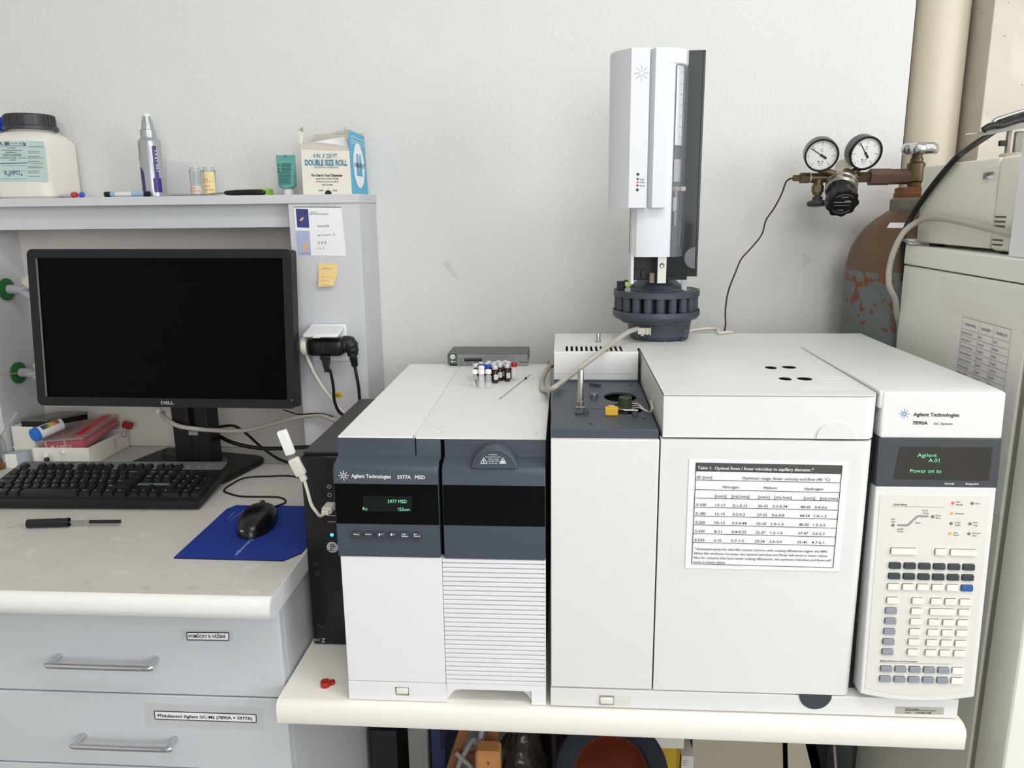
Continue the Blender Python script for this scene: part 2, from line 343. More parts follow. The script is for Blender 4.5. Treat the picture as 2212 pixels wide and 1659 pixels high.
part('picture_flash', MB().quad(*[bp(*cq(*p))+L(2.4) for p in ((385,1246),(425,1250),(440,1180),(408,1175))], th=.0002, n=FN).quad(*[bp(*cq(*p))+L(2.4) for p in ((360,980),(385,985),(402,952),(385,950))], th=.0002, n=FN), mat('print_orange',(226,178,130),.6,var=.15,vscale=60), t)
m = MB(); bl = lambda x,y: bp(x,y)+L(2)
m.tpx('SEPARATION SCIENCE', cq(455,928), cq(622,930), 3.4, bl, FN, .0); m.tpx('JOURNAL OF', cq(452,908), cq(525,910), 2.2, bl, FN, 0)
m.tpx('metoda', cq(525,1042), cq(630,1038), 6, bl, FN, -.005); m.tpx('at hum. 2', cq(525,1120), cq(682,1112), 4.5, bl, FN, -.005)
m.tpx('P P P', cq(532,1198), cq(605,1196), 7, bl, FN, -.005); m.tpx('1 2 3', cq(515,1238), cq(582,1234), 3.5, bl, FN, -.005)
m.tpx('separations', cq(378,1278), cq(462,1280), 3, bl, FN, .0)
part('lettering', m, GREYINK, t)
t = thing('sticky_note', 'small yellow handwritten sticky note under the printed sheet', 'note', bp(*cq(620,1570)))
g = [[bp(*cq(*p)) for p in r] for r in (((530,1360),(706,1367)),((536,1465),(700,1470)),((541,1572),(680,1562)))]
m = MB(); vs = [g[0][0],g[0][1],g[1][0]+FN*.003,g[1][1]+FN*.003,g[2][0]+FN*.009,g[2][1]+FN*.010]
vs = vs+[v+FN*.0005 for v in vs]; m.add(vs, [(0,1,3,2),(2,3,5,4),(6,8,9,7),(8,10,11,9),(0,6,7,1),(4,5,11,10),(0,2,8,6),(2,4,10,8),(1,7,9,3),(3,9,11,5)])
part('note_sheet', m, mat('note_yellow',(240,212,146),.75,var=.03), t)
m = MB(); bl = lambda x,y: bp(x,y)+FN*.002
for i,(y,wd,s) in enumerate(((1412,95,'typed line of'),(1488,110,'A1-T ccccc'),(1525,75,'kT=500'),(1558,100,'cca 2 mm'))): 
    m.text(s, bp(*cq(565,y))+FN*(.0022+.0024*i), (1,0,-.02), (0,0,1), .0022, wd/4.1475*.00097, 0, 0)
part('lettering', m, GREYINK, t)
# socket, adapter, plugs and leads on the column
so = thing('wall_socket', 'white flush socket with a raised lid on the grey column', 'socket', (-.48,PF,.43))
part('plate', MB().box(-.5265,-.446,PF-.009,PF,.4155,.4975,.006,3), CAPW, so)
part('flap', MB().box(-.5235,-.449,-.056,0,-.0035,.0035,.003,M=Matrix.Translation((0,PF-.010,.4915)) @ Matrix.Rotation(R(12),4,'X')), CAPW, so)
part('flap_latch', MB().box(-.501,-.486,-.0590,-.055,-.003,.003,.001,M=Matrix.Translation((0,PF-.010,.4915)) @ Matrix.Rotation(R(12),4,'X')), CAPW, so)
ad = thing('plug_adapter', 'glossy black multi-way adapter plugged into the white socket', 'adapter', (-.475,-.19,.43))
part('body', MB().box(-.5215,-.4415,-.208,PF-.0095,.4350,.4725,.012,3), BLACKG, ad)
part('seam', MB().box(-.4845,-.4838,-.2084,-.207,.447,.466), mat('seam_grey',(70,72,74),.5), ad)
pg = thing('mains_plug', 'cream round plug on the left end of the black adapter', 'plug', (-.53,-.19,.43))
part('body', MB().lathe([(.0185,0),(.0195,.002),(.0195,.010),(.016,.0145)], (-.5215,-.188,.455), (-1,0,0)), CABLEW, pg)
part('lead', MB().tube([(-.529,-.188,.442),Yp(668,782,-.186),Yp(680,808,-.183),Yp(697,836,-.18),Yp(717,862,-.178),Yp(738,888,-.176),(-.44,-.175,.28),(-.43,-.175,.19)], .0038, 12), CABLEW, pg)
pg = thing('mains_plug', 'black angled plug on the right end of the black adapter', 'plug', (-.43,-.19,.43))
part('body', MB().tube([(-.4415,-.186,.458),(-.434,-.187,.459),(-.4285,-.187,.452),(-.427,-.187,.435)], [.0185,.0175,.0155,.0135,.0115], 14).lathe([(.0085,.0),(.0075,.008),(.009,.009),(.007,.013),(.0085,.014),(.0065,.019),(.0078,.020),(.006,.026)], (-.427,-.187,.437), (.12,0,-1), 16), BLACK, pg)
part('lead', MB().tube([(-.424,-.187,.412),Yp(768,800,-.187),Yp(775,840,-.187),(-.418,-.185,.30),(-.415,-.18,.24),(-.415,-.17,.19)], .0034, 10), CABLEB, pg)
pg = thing('mains_plug', 'small black flat plug hanging under the middle of the adapter', 'plug', (-.49,-.2,.40))
part('body', MB().box(-.4925,-.4745,-.206,-.190,.428,.4375,.002).prism([(-.0085,0),(.0085,0),(.0045,-.022),(.0035,-.026),(.006,-.0275),(-.006,-.0275),(-.0035,-.026),(-.0045,-.022)][::-1], -.006,.006, Matrix.Translation((-.481,-.2,.4295)) @ XZ, .001), BLACK, pg)
part('lead', MB().tube([(-.481,-.2,.404),Yp(712,800,-.2),Yp(719,835,-.195),Yp(722,868,-.19),Yp(738,896,-.185),(-.42,-.18,.30)], .0022, 8).tube([(-.479,-.2,.404),Yp(714,800,-.2),Yp(721,835,-.195),Yp(724,868,-.19),Yp(740,894,-.185),(-.418,-.18,.30)], .0022, 8), CABLEB, pg)
# lab taps on the left column: arms point into the desk bay
GREENP = mat('green_ring_plastic', (26,104,44), .45); TAPG = mat('grey_tap_enamel', (176,178,184), .35); NOZ = mat('beige_nozzle', (214,208,190), .5)
for i,(pxy, lab) in enumerate((((14,625),'upper grey lab tap with a green collar beside the monitor'),((40,805),'lower grey lab tap with a green collar beside the monitor'))):
    c = Xp(*pxy, -1.2515); c.x = -1.2545
    t = thing('lab_tap', lab, 'tap', c, group='lab taps on the left column')
    part('collar', MB().lathe([(.0,0),(.0235,0),(.025,.002),(.025,.006),(.022,.008),(.0,.009)], c, (1,0,0), 32), GREENP, t)
    e = c+V((.052,-.003,-.002))
    part('arm', MB().tube([c+V((.004,0,0)),c+V((.02,0,0)),e], .0105, 16).tube([e-V((.012,0,0)),e+V((.014,-.002,-.016)),e+V((.030,-.004,-.022))], .0095, 14).tube([e-V((.010,0,0)),e+V((.012,-.002,.012)),e+V((.02,-.002,.018))], .009, 14), TAPG, t)
    part('nozzle', MB().lathe([(.013,0),(.0165,.004),(.013,.045),(.010,.055)], e+V((.008,-.003,.012)), (.7,-.05,.72), 20), NOZ, t)
t = solo('copper_wire', MB().tube([Yp(-30,812,-.17),Yp(30,807,-.17),Yp(78,801,-.17),Yp(160,797,-.17),Yp(200,830,-.13)], .0011, 6), mat('copper_wire',(170,120,104),.4,.3), 'thin copper wire crossing the lower lab tap behind the monitor', 'wire')
# ================================================================== bench
bt = thing('bench', 'cream laminate bench with a rounded front carrying the white instruments', 'bench', (.088,-.38,FLOOR))
TZ = 0.0
Mb = Matrix.Translation((0,-.750,0)) @ Matrix.Rotation(R(-.45),4,'Z')
prof = [(.745,-.0385),(.0015,-.0385),(-.002,-.037),(-.0035,-.034),(-.0035,-.012),(-.001,-.005),(.004,-.0015),(.011,0),(.745,0)]
part('top', MB().prism(prof[::-1], -.4205, .597, Mb @ YX), CREAM, bt)
lg = mat('grey_leg', (128,128,124), .5)
part('leg', MB().box(-.312,-.270,-.34,-.30,FLOOR,-.0385,.002), lg, bt)
part('leg', MB().box(.548,.585,-.06,-.02,FLOOR,-.0385,.002), lg, bt)
# ================================================================== PC tower with a USB lead
pc = thing('computer_tower', 'slim black computer tower squeezed between the desk and the white detector', 'computer', (-.37,-.4,0))
PY = -.588; PX0, PX1, PT = -.4128, -.3128, .3445
TOPG = mat('tower_top_grey', (70,71,70), .5, bump=.06, bscale=700)
part('case', MB().box(PX0+.001,PX1,PY+.016,-.208,.001,PT-.001,.002), BLACK, pc)
part('side_lid', MB().box(PX0+.001,PX1,PY+.0155,-.206,PT-.001,PT+.0005,.0005), TOPG, pc)
part('front_bezel', MB().box(PX0,PX1,PY,PY+.0155,.001,PT-.004,.004,3), BLACKG, pc)
bp = lambda x,y: Yp(x,y,PY-.0003)
for q in ((711,1051),(712,1069)): part('audio_jack', MB().lathe([(.0022,0),(.0036,0),(.0036,.0008),(.0022,.0008)], bp(*q), (0,-1,0), 16), STEEL, pc)
for i,y in enumerate((1100,1113.5,1127)): part('usb_port', MB().box(bp(708,y).x,bp(708,y).x+.013,PY-.0007,PY,bp(708,y).z-.0007,bp(708,y).z+.0007), STEEL, pc)
part('power_lamp', MB().disc(bp(717,1155), .0032, FN, .0006), mat('blue_power_glow',(60,150,255),.4,emit=2.2,var=0), pc, 'glowing blue power lamp')
c = bp(718,1182)
part('emblem', MB().disc(c, .0098, FN, .0003, 32), mat('emblem_silver',(190,190,190),.4,.3), pc)
m = MB(); m.text('hp', c+V((.0035,0,-.0060)), (0,0,1), (-1,0,0), .0105, .0125, 0, .0, .0008); part('emblem_lettering', m, BLACKG, pc)
m = MB(); m.text('Z', bp(703,1379), (-1,0,0), (0,0,-1), .0072, .0075, 0, .05).text('220', bp(692,1379.5), (-1,0,0), (0,0,-1), .0050, .0105, 0, .02).strip(bp(676,1379.5),bp(690,1379.5),.0006,FN); part('lettering', m, mat('silver_print',(165,165,165),.5,var=0), pc)
m = MB()
for x0,x1,y in ((673,688,1213),(676,690,1217),(676,690,1221),(680,694,1235),(680,694,1239),(681,693,1243),(690,700,1350),(692,698,1354)): m.strip(bp(x0,y),bp(x1,y),.0018,FN)
m.strip(bp(685,1350),bp(698,1350),.005,FN)
part('faint_print', m, mat('faint_print',(46,50,50),.6,var=0), pc)
ub = thing('usb_lead', 'short white extension lead with a memory stick plugged into the tower', 'cable', (-.37,PY-.03,.28))
p0 = V((bp(716,1088).x, PY, bp(716,1090).z))
USBW = mat('white_usb_plastic',(232,228,216),.4,var=.01)
part('plug', MB().box(p0.x-.008,p0.x+.008,PY-.030,PY-.001,p0.z-.0055,p0.z+.0055,.002).box(p0.x-.006,p0.x+.006,PY-.038,PY-.030,p0.z-.004,p0.z+.004,.0015), USBW, ub)
e = Yp(657,1036,-.655)
part('lead', MB().tube([(p0.x,PY-.035,p0.z),(p0.x-.004,PY-.048,p0.z-.0005),Yp(682,1104,-.648),Yp(672,1088,-.652),Yp(664,1060,-.655),e], .0026, 10), USBW, ub)
a = Yp(630,985,-.657); d = (a-e).normalized(); F = frame(e, d.cross(FN)*-1, d)
S0 = ali(e, d)
part('socket_end', MB().box(-.0050,.0050,-.002,.010,-.004,.004,.002,M=S0).box(-.0085,.0085,.008,(a-e).length-.004,-.0055,.0055,.003,M=S0), USBW, ub)
st = thing('memory_stick', 'plain white memory stick plugged into the end of the white usb lead', 'usb stick', a)
g = Yp(608,930,-.66); d = (g-a).normalized(); S0 = ali(a, d)
part('connector', MB().box(-.0058,.0058,-.004,.004,-.002,.002,M=S0), STEEL, st)
part('body', MB().box(-.0075,.0075,.003,(g-a).length,-.0042,.0042,.0015,M=S0), mat('bright_white',(246,246,244),.35,var=.01), st)
# ================================================================== mass detector
ms = thing('mass_detector', 'white benchtop mass detector with a two part slate front band and louvres', 'laboratory instrument', (-.16,-.45,0))
X0, X1, XM = -.3105, -.0070, -.1605
YF, YB, ZT = -.7380, -.168, .4128
part('body', MB().box(X0+.003,X1-.002,YF+.0385,YB,.010,ZT-.0025), WHITE, ms)
part('top_panel', MB().box(X0,-.1992,-.7095,YB,ZT-.003,ZT,.0012), WHITE, ms)
sc_ = [Zp(980,866,ZT),Zp(950,933,ZT),Zp(1155,936,ZT),Zp(1012,813,ZT),Zp(1167,815,ZT)]
part('top_panel', MB().plate([(-.1982,-.7095),(X1,-.7095),(X1,YB),(-.1982,YB)], [circ(p.x,p.y,.0052,18) for p in sc_], ZT-.003, ZT), mat('warm_top',(230,229,226),.4,bump=.05,bscale=900,var=.012), ms)
for p in sc_: part('screw', MB().lathe([(.0048,0),(.0048,.0012),(.003,.0016),(.0,.0008)], (p.x,p.y,ZT-.0038), n=16), STEEL, ms)
Z0, Z1 = .2385, .3808
bz = [(YF+.022,Z0),(YF-.0015,Z0),(YF-.0015,Z1-.014),(YF+.001,Z1-.006),(YF+.006,Z1-.0025),(YF+.0285,Z1+.004),(YF+.0285,ZT-.0015),(YF+.0295,ZT-.0003),(YF+.040,ZT-.0003),(YF+.040,Z0)]
xl = Yp(949,1100,YF).x; xr = Yp(957,1100,YF).x
zw0, zw1 = Yp(830,1131,YF).z, Yp(830,1045,YF).z
def bezel(x0, x1, name):
    o = part(name, MB().prism(bz[::-1], x0, x1, YX, .0012), SLATE, ms)
    part('window', MB().box(x0+.001,x1-.0006,YF-.0022,YF,zw0,zw1), GLOSSB, o); return o
lb = bezel(X0-.0008, xl, 'left_front'); rb = bezel(xr, X1, 'right_front')
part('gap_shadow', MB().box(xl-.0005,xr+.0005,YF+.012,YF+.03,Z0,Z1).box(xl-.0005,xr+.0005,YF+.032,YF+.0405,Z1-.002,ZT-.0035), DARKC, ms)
xs = Yp(898,960,-.7095).x; part('joint', MB().box(xs-.0007,xs+.0007,-.7103,-.70,Z1+.004,ZT-.0005), DARKC, lb)
bp = lambda x,y: Yp(x,y,YF-.0016); wp = lambda x,y: Yp(x,y,YF-.0023)
def q8(x,y): return (700+x/4.424, 900+y/4.424)
m = MB(); m.tpx('Agilent Technologies', q8(262,582), q8(640,590), 8.2, bp, FN, .02); m.tpx('5977A', q8(702,594), q8(832,594), 8, bp, FN, .02); m.tpx('MSD', q8(868,595), q8(966,596), 8, bp, FN, .02)
spark(m, bp(*q8(188,562)), .0075, FN)
part('lettering', m, WHITEINK, lb)
m = MB(); m.tpx('5977 MSD', q8(610,824), q8(792,826), 7.5, wp, FN, -.01); m.tpx('Re', q8(371,893), q8(414,894), 7.5, wp, FN, -.01); m.tpx('!SSon', q8(708,900), q8(818,901), 7.5, wp, FN, -.01)
part('display_text', m, VFD, lb)
part('display', MB().quad(wp(*q8(372,905)),wp(*q8(838,908)),wp(*q8(842,762)),wp(*q8(376,757)),th=.0001,n=FN), mat('display_tint',(12,20,21),.08,var=0), lb)
kx = [(271,355),(387,470),(502,585),(618,700),(733,815),(848,932)]
for i,(a_,b_) in enumerate(kx):
    p, q = bp(*q8(a_,1148+i*2.4)), bp(*q8(b_,1090+i*2.4))
    k = part('key', MB().box(p.x,q.x,YF-.006,YF-.001,p.z,q.z,.0015), mat('slate_key',(60,64,70),.4), lb)
    m = MB(); f6 = lambda x,y: Yp(x,y,YF-.0062)
    if i < 2: m.tpx(('Menu','Item')[i], q8(a_+10,1128), q8(b_-18,1130), 3, f6, FN, .02)
    elif i < 4:
        u = f6(*q8(a_+26,1124+i)); s = 1 if i==2 else -1
        m.add([u+V((-.0018,0,0)),u+V((.0018,0,0)),u+V((0,0,.0022*s))],[(0,1,2)] if s>0 else [(0,2,1)]); m.strip(u,u-V((0,0,.0022*s)),.0016,FN); m.tpx(('/+','/-')[i-2], q8(a_+38,1130), q8(a_+62,1131), 3, f6, FN, .01)
    else:
        for j,tx in enumerate((('Yes/','Select'),('No/','Cancel'))[i-4]): m.tpx(tx, q8(a_+8,1128+j*20), q8(a_+8+len(tx)*10.5,1128+j*20), 3.4, f6, FN, .02)
    part('key_lettering', m, WHITEINK, k)
# pump cover knob with its warning
kc = bp(1067.5,1003); kr = .0335
half = [(kr*math.cos(PI*i/20), kr*.93*math.sin(PI*i/20)) for i in range(21)]
part('vent_knob', MB().prism(half, 0, .030, Matrix.Translation((kc.x,YF+.0285,Z1-.006)) @ XZ, .003), SLATE, rb)
in_ = [(x*.80, .001+y*.80) for x,y in half]
part('warning_plate', MB().prism(in_, 0, .0012, Matrix.Translation((kc.x,YF-.0012,Z1-.005)) @ XZ), SLATE, rb)
m = MB(); kp = lambda x,y: Yp(x,y,YF-.0026)
for j,(tx,x0_,x1_) in enumerate((('WARNING:',1573,1655),('Remove the cover',1545,1690),('before using',1572,1668),('hydrogen (H2)',1562,1672),('carrier gas.',1572,1660))): m.tpx(tx, q8(x0_,368+j*20), q8(x1_,369+j*20), 2.6, kp, FN, .01)
for x in (1527,1708):
    a_,b_,c_ = kp(*q8(x-31,446)), kp(*q8(x+31,447)), kp(*q8(x,392))
    for p,q in ((a_,b_),(b_,c_),(c_,a_)): m.strip(p,q,.0009,FN)
m.strip(kp(*q8(1527,412)),kp(*q8(1527,430)),.0012,FN); m.disc(kp(*q8(1527,437)),.0007,FN,seg=8)
for q in ((1698,436),(1708,424),(1718,436)): m.disc(kp(*q8(*q)),.0013,FN,seg=8)
part('warning_print', m, WHITEINK, rb)
# white lower front: plain panel, base, louvres, feet
zb = .033
xg = Yp(960,1350,YF).x
part('front_panel', MB().box(X0+.002,xg-.0008,YF,YF+.02,zb+.0006,Z0,.001), WHITE, ms)
bs = part('front_base', MB().plate([(X0+.002,.0016),(xg,.0016),(xg,zb),(X0+.002,zb)], [rrect(-.2370,-.2155,.0095,.0245,.001)], 0,.012, Matrix.Translation((0,YF+.012,0)) @ XZ), WHITE, ms)
part('switch_recess', MB().box(-.2380,-.2145,YF+.011,YF+.014,.008,.026), mat('recess_grey',(150,150,150),.6), bs)
part('power_switch', MB().box(-.2355,-.2165,YF-.0005,YF+.010,.0125,.0225,.002), mat('switch_ivory',(234,231,220),.4), bs)
m = MB()
for x,z in ((-.208,.021),(-.208,.014),(-.198,.021),(-.198,.014)): m.box(x-.0022,x+.0022,YF-.0006,YF,z-.001,z+.001)
part('embossed_marks', m, WHITE, bs)
part('base_body', MB().box(X0+.004,xg-.001,YF+.02,YB,.0016,.012), WHITE, ms)
gz0, gz1 = .034, Z0; nl = 28; pit = (gz1-gz0)/nl
part('louvre_back', MB().box(xg,X1-.001,YF+.009,YF+.012,gz0,gz1), mat('louvre_back_grey',(118,118,120),.6), ms)
sl = MB().prism([(-.0003,0),(-.0003,.0046),(.0012,.0053),(.010,.0053),(.010,0)][::-1], 0, X1-xg-.0006, YX).mesh('louvre', WHITE)
for i in range(nl): inst('louvre', sl, ms, W[ms.name].inverted() @ Matrix.Translation((xg,YF,gz0+pit*i+.0006)))
part('louvre_edge', MB().box(X1-.0014,X1,YF,YF+.012,gz0,gz1), WHITE, ms)
arch = [(xg+.0005,.020),(xg+.0005,.034),(X1,.034),(X1,.0016),(X1-.0215,.0016),(X1-.0215,.0245),(xg+.022,.0245)]
part('foot_bar', MB().prism([(p[0],p[1]) for p in arch][::-1], 0, .010, Matrix.Translation((0,YF+.0095,0)) @ XZ), WHITE, ms)
def foot(xa, s):
    return MB().prism([(xa,.0016),(xa,.0245),(xa+s*.024,.0245),(xa+s*.014,.018),(xa+s*.006,.010),(xa+s*.001,.0016)][::(1 if s<0 else -1)], -.05, 0, Matrix.Translation((0,YF+.0105,0)) @ XZ)
part('foot', foot(xg,1), WHITE, ms); part('foot', foot(X1-.0215,-1), WHITE, ms)
part('rear_foot', MB().box(X1-.06,X1-.01,YB-.08,YB-.03,.0,.012), RUBBER, ms)
part('rear_foot', MB().box(X0+.01,X0+.06,YB-.08,YB-.03,.0,.003), RUBBER, ms)
# network switch on top, against the wall
sw = thing('network_switch', 'small grey network switch at the back of the white detector top', 'network switch', (-.14,-.15,ZT))
yw = -.189; a, c = Yp(967,790,yw), Yp(1140,763,yw); xa, xb = a.x, c.x; za, zb_ = ZT+.001, Yp(1050,764,yw).z
SWG = mat('switch_grey',(84,88,88),.4)
part('case', MB().box(xa,xb,yw,yw+.088,za+.002,zb_,.002), SWG, sw)
part('base', MB().box(xa+.006,xb-.002,yw+.004,yw+.086,ZT,za+.003), BLACK, sw)
q6 = lambda x,y: (900+x/6.506, 720+y/6.506)
bp = lambda x,y: Yp(x,y,yw-.0006)
FPN = part('front_panel', MB().quad(bp(*q6(572,458)),bp(*q6(1560,466)),bp(*q6(1556,297)),bp(*q6(572,292)),th=.0002,n=FN), mat('switch_silver',(142,145,143),.35,.5), sw)
part('port_display', MB().quad(bp(*q6(668,410)),bp(*q6(922,410)),bp(*q6(922,348)),bp(*q6(668,348)),th=.0005,n=FN), BLACKG, sw)
m = MB(); bq = lambda x,y: bp(x,y)+FN*.0004
for i in range(8): m.strip(bq(*q6(678+i*32,400)),bq(*q6(694+i*32,400)),.0012,FN,.0008).strip(bq(*q6(682+i*32,360)),bq(*q6(690+i*32,360)),.001,FN,.0008)
m.strip(bq(*q6(520,398)),bq(*q6(560,398)),.001,FN).strip(bq(*q6(488,398)),bq(*q6(512,398)),.003,FN)
c = bq(*q6(507,330)); m.disc(c,.0050,FN,seg=24); part('emblem', m, WHITEINK, sw)
m = MB(); m.text('hp', c-V((.0028,0,.0016)), (1,0,0), (0,0,1), .0048, .0056, 0, 0, .0009)
for x0_,x1_,y in ((595,655,360),(603,655,398),(600,660,432),(690,780,440)): m.strip(bq(*q6(x0_,y)),bq(*q6(x1_,y)),.0007,FN)
m.strip(bq(*q6(1450,404)),bq(*q6(1556,406)),.0012,FN)
part('lettering', m, INK, sw)
# needle lying on the top panel
nd = thing('syringe_needle', 'thin steel needle with a tiny black stop lying on the detector top', 'needle', Zp(1100,845,ZT))
part('shaft', MB().cyl(Zp(1079,862,ZT+.001),Zp(1146,809,ZT+.001),.0006,n=8), STEEL, nd)
c = Zp(1136,817,ZT+.0022); part('stop', MB().box(c.x-.002,c.x+.002,c.y-.002,c.y+.002,ZT,ZT+.0045,.0006), BLACK, nd)
# vials
def vial(kind, loc, label, group=None):
    t = thing('sample_vial', label, 'vial', loc, random.uniform(-.5,1.2), group)
    gl = {'amber':AMBER}.get(kind[0], VIALG)
    part('glass', MB().lathe([(.0,0),(.0052,0),(.0058,.0008),(.0058,.0205),(.0050,.0228),(.0036,.0242),(.0036,.0265),(.0,.0265)], n=20), gl, t, local=True)
    cm = {'white':CAPW,'silver':CAPS,'blue':BLUEP,'red':REDP,'lime':mat('lime_cap',(200,214,120),.4)}[kind[1]]
    part('cap', MB().lathe([(.0,.0262),(.0055,.0262),(.0058,.0268),(.0058,.0325),(.0052,.0335),(.0036,.0335),(.0034,.0331),(.0,.0331)], n=20), cm, t, local=True)
    if kind[2]:
        lb_ = MB(); n = 10
        lb_.v = [V((.00592*math.cos(-PI/2-1.1+2.2*i/n), .00592*math.sin(-PI/2-1.1+2.2*i/n), z)) for z in (.007,.0172) for i in range(n+1)]
        lb_.f = [(i,i+1,n+2+i,n+1+i) for i in range(n)]
        part('paper_label', lb_, mat('label_grey',(206,207,210),.6), t, local=True)
    return t
VG = 'sample vials on the detector top'
for kind, x, y, lab in ((('clear','white',0),-.1450,-.3895,'clear vial with white cap, front left of the vial cluster, written on in black'),
 (('clear','white',0),-.1327,-.3915,'clear vial with white cap, middle of the three in the front row'),
 (('clear','white',0),-.1203,-.3880,'clear vial with white cap, right of the three in the front row'),
 (('clear','white',0),-.1365,-.3545,'clear vial with white cap, alone just behind the front row'),
 (('amber','silver',0),-.1500,-.3318,'amber vial with silver cap at the far left of the cluster'),
 (('amber','silver',0),-.1415,-.3180,'amber vial with silver cap directly behind the rear blue capped vial'),
 (('amber','silver',0),-.1290,-.3240,'amber vial with silver cap just behind the front blue capped vial'),
 (('amber','silver',0),-.1165,-.3285,'amber vial with silver cap right behind the front labelled amber vial'),
 (('amber','silver',1),-.1112,-.3495,'front amber vial with a paper label, beside the clear front row'),
 (('amber','silver',1),-.1040,-.3285,'amber vial with a paper label, half hidden behind the front amber vial'),
 (('amber','silver',1),-.1010,-.3165,'third labelled amber vial in the diagonal row from the front'),
 (('amber','silver',0),-.1150,-.3155,'amber vial with silver cap in the middle of the cluster back'),
 (('amber','silver',0),-.1270,-.3075,'rearmost amber vial on the left, nearest the switch port display'),
 (('amber','silver',0),-.1085,-.3035,'rearmost amber vial in the centre of the back row'),
 (('amber','silver',0),-.0955,-.3015,'rearmost amber vial on the right of the back row'),
 (('amber','silver',0),-.0885,-.3125,'amber vial with silver cap behind the right labelled amber vial'),
 (('amber','silver',1),-.0895,-.3345,'amber vial with a grey label next to the red capped vial'),
 (('amber','blue',0),-.1375,-.3370,'rear blue capped vial, behind the lone clear vial'),
 (('amber','blue',0),-.1252,-.3410,'front blue capped vial, beside the front amber vial'),
 (('clear','red',0),-.0770,-.3215,'clear vial with red cap at the right end of the cluster')):
    v_ = vial(kind, (x,y,ZT), lab, VG)
    if 'written' in lab:
        v_.rotation_euler = (0,0,0); m = MB(); m.text('SAV', (.0005,-.0062,.0155), (.1,0,-1), (1,0,0), .0040, .0125, 0, .03, .0002); part('lettering', m, INK, v_, local=True)
# ================================================================== gas chromatograph
gc = thing('gas_chromatograph', 'wide white gas chromatograph with a taped table on its door and a keypad', 'laboratory instrument', (.3,-.47,0))
GB, GY = -.210, -.741
ZBs, ZC, ZC2, ZL, ZR = .0335, .4213, .4325, .4847, .4847
XS, XD, XK, XE = .1512, .4373, .4500, .604
DARKG = mat('dark_gap_inside', (40,42,45), .7)
part('body', MB().box(.002,.1485,GY+.022,GB,.012,ZC,.001).box(.1485,XK+.001,GY+.022,GB,.012,ZC,.001), DARKG, gc)
part('left_side', MB().box(0,.0025,GY+.012,GB,.012,ZC), SLATE, gc)
bs = part('front_base', MB().prism([(GY,.003),(GY,ZBs-.0008),(GY+.02,ZBs),(GB,ZBs-.004),(GB,.003)][::-1], 0,.590, YX, .001), GCW, gc)
for x in (.02,.53):
    for y in (GY+.03,GB-.05): part('rubber_foot', MB().cyl((x+.015,y,.0004),(x+.015,y,.004),.012), RUBBER, gc)
c3 = lambda x,y: (1160+x/2.304, 1420+y/2.304)
bp = lambda x,y: Yp(x,y,GY-.0002)
a, c = bp(*c3(310,236)), bp(*c3(384,190)); part('switch_recess', MB().box(a.x,c.x,GY-.0006,GY+.001,a.z,c.z,.0005), mat('recess_grey',(150,150,150),.6), bs)
part('power_switch', MB().box(a.x+.001,c.x-.0015,GY-.0035,GY,a.z+.0035,c.z-.0028,.0015), mat('switch_ivory',(234,231,220),.4), bs)
m = MB()
for x,y in ((420,210),(440,206),(422,224),(452,222)): p = bp(*c3(x,y)); m.box(p.x-.0025,p.x+.0025,GY-.0008,GY,p.z-.001,p.z+.001)
p, q = bp(*c3(388,238)), bp(*c3(468,193)); m.box(p.x,q.x,GY-.0004,GY,p.z,q.z)
part('embossed_marks', m, mat('putty_embossed',(220,219,214),.45), bs)
a, c = bp(*c3(1784,283)), bp(*c3(2026,248))
part('serial_plate', MB().quad(bp(*c3(1783,280)),bp(*c3(2023,284)),bp(*c3(2026,250)),bp(*c3(1787,245)),th=.0005,n=FN), mat('plate_grey',(176,174,162),.5), bs)
m = MB(); pl = lambda x,y: bp(x,y)+FN*.0006
m.tpx('7890A (G3440A)', c3(1830,258), c3(1900,259.5), 3, pl, FN, .01).strip(pl(*c3(1830,262)),pl(*c3(1983,265)),.0009,FN).tpx('Serial#', c3(1828,275), c3(1858,275.5), 2.6, pl, FN, .01).tpx('CN10871248', c3(1884,278), c3(1961,279), 4, pl, FN, .015)
part('serial_lettering', m, INK, bs)
# door and left panel
pn = part('left_panel', MB().box(.0006,XS-.0012,GY,GY+.018,ZBs+.0015,ZC-.0008,.0015), GCW, gc)
dr = part('oven_door', MB().prism([(XS+.0008,GY+.020),(XS+.0008,GY)]+[(XD-.014+.014*math.sin(R(a)), GY+.014-.014*math.cos(R(a))) for a in range(0,91,15)]+[(XD,GY+.020)], ZBs+.0018, ZC-.0002), GCW, gc)
kc = bp(*c3(1385,199)); hr = [(.0365/2*2*.62*math.cos(PI+PI*i/20), .0232*math.sin(PI+PI*i/20)) for i in range(21)]
part('door_catch', MB().prism([(x*1.03,z) for x,z in hr], 0, .0012, Matrix.Translation((kc.x,GY+.0002,ZBs+.0012)) @ XZ), mat('catch_slate',(58,64,70),.5), gc, 'half round slate door catch')
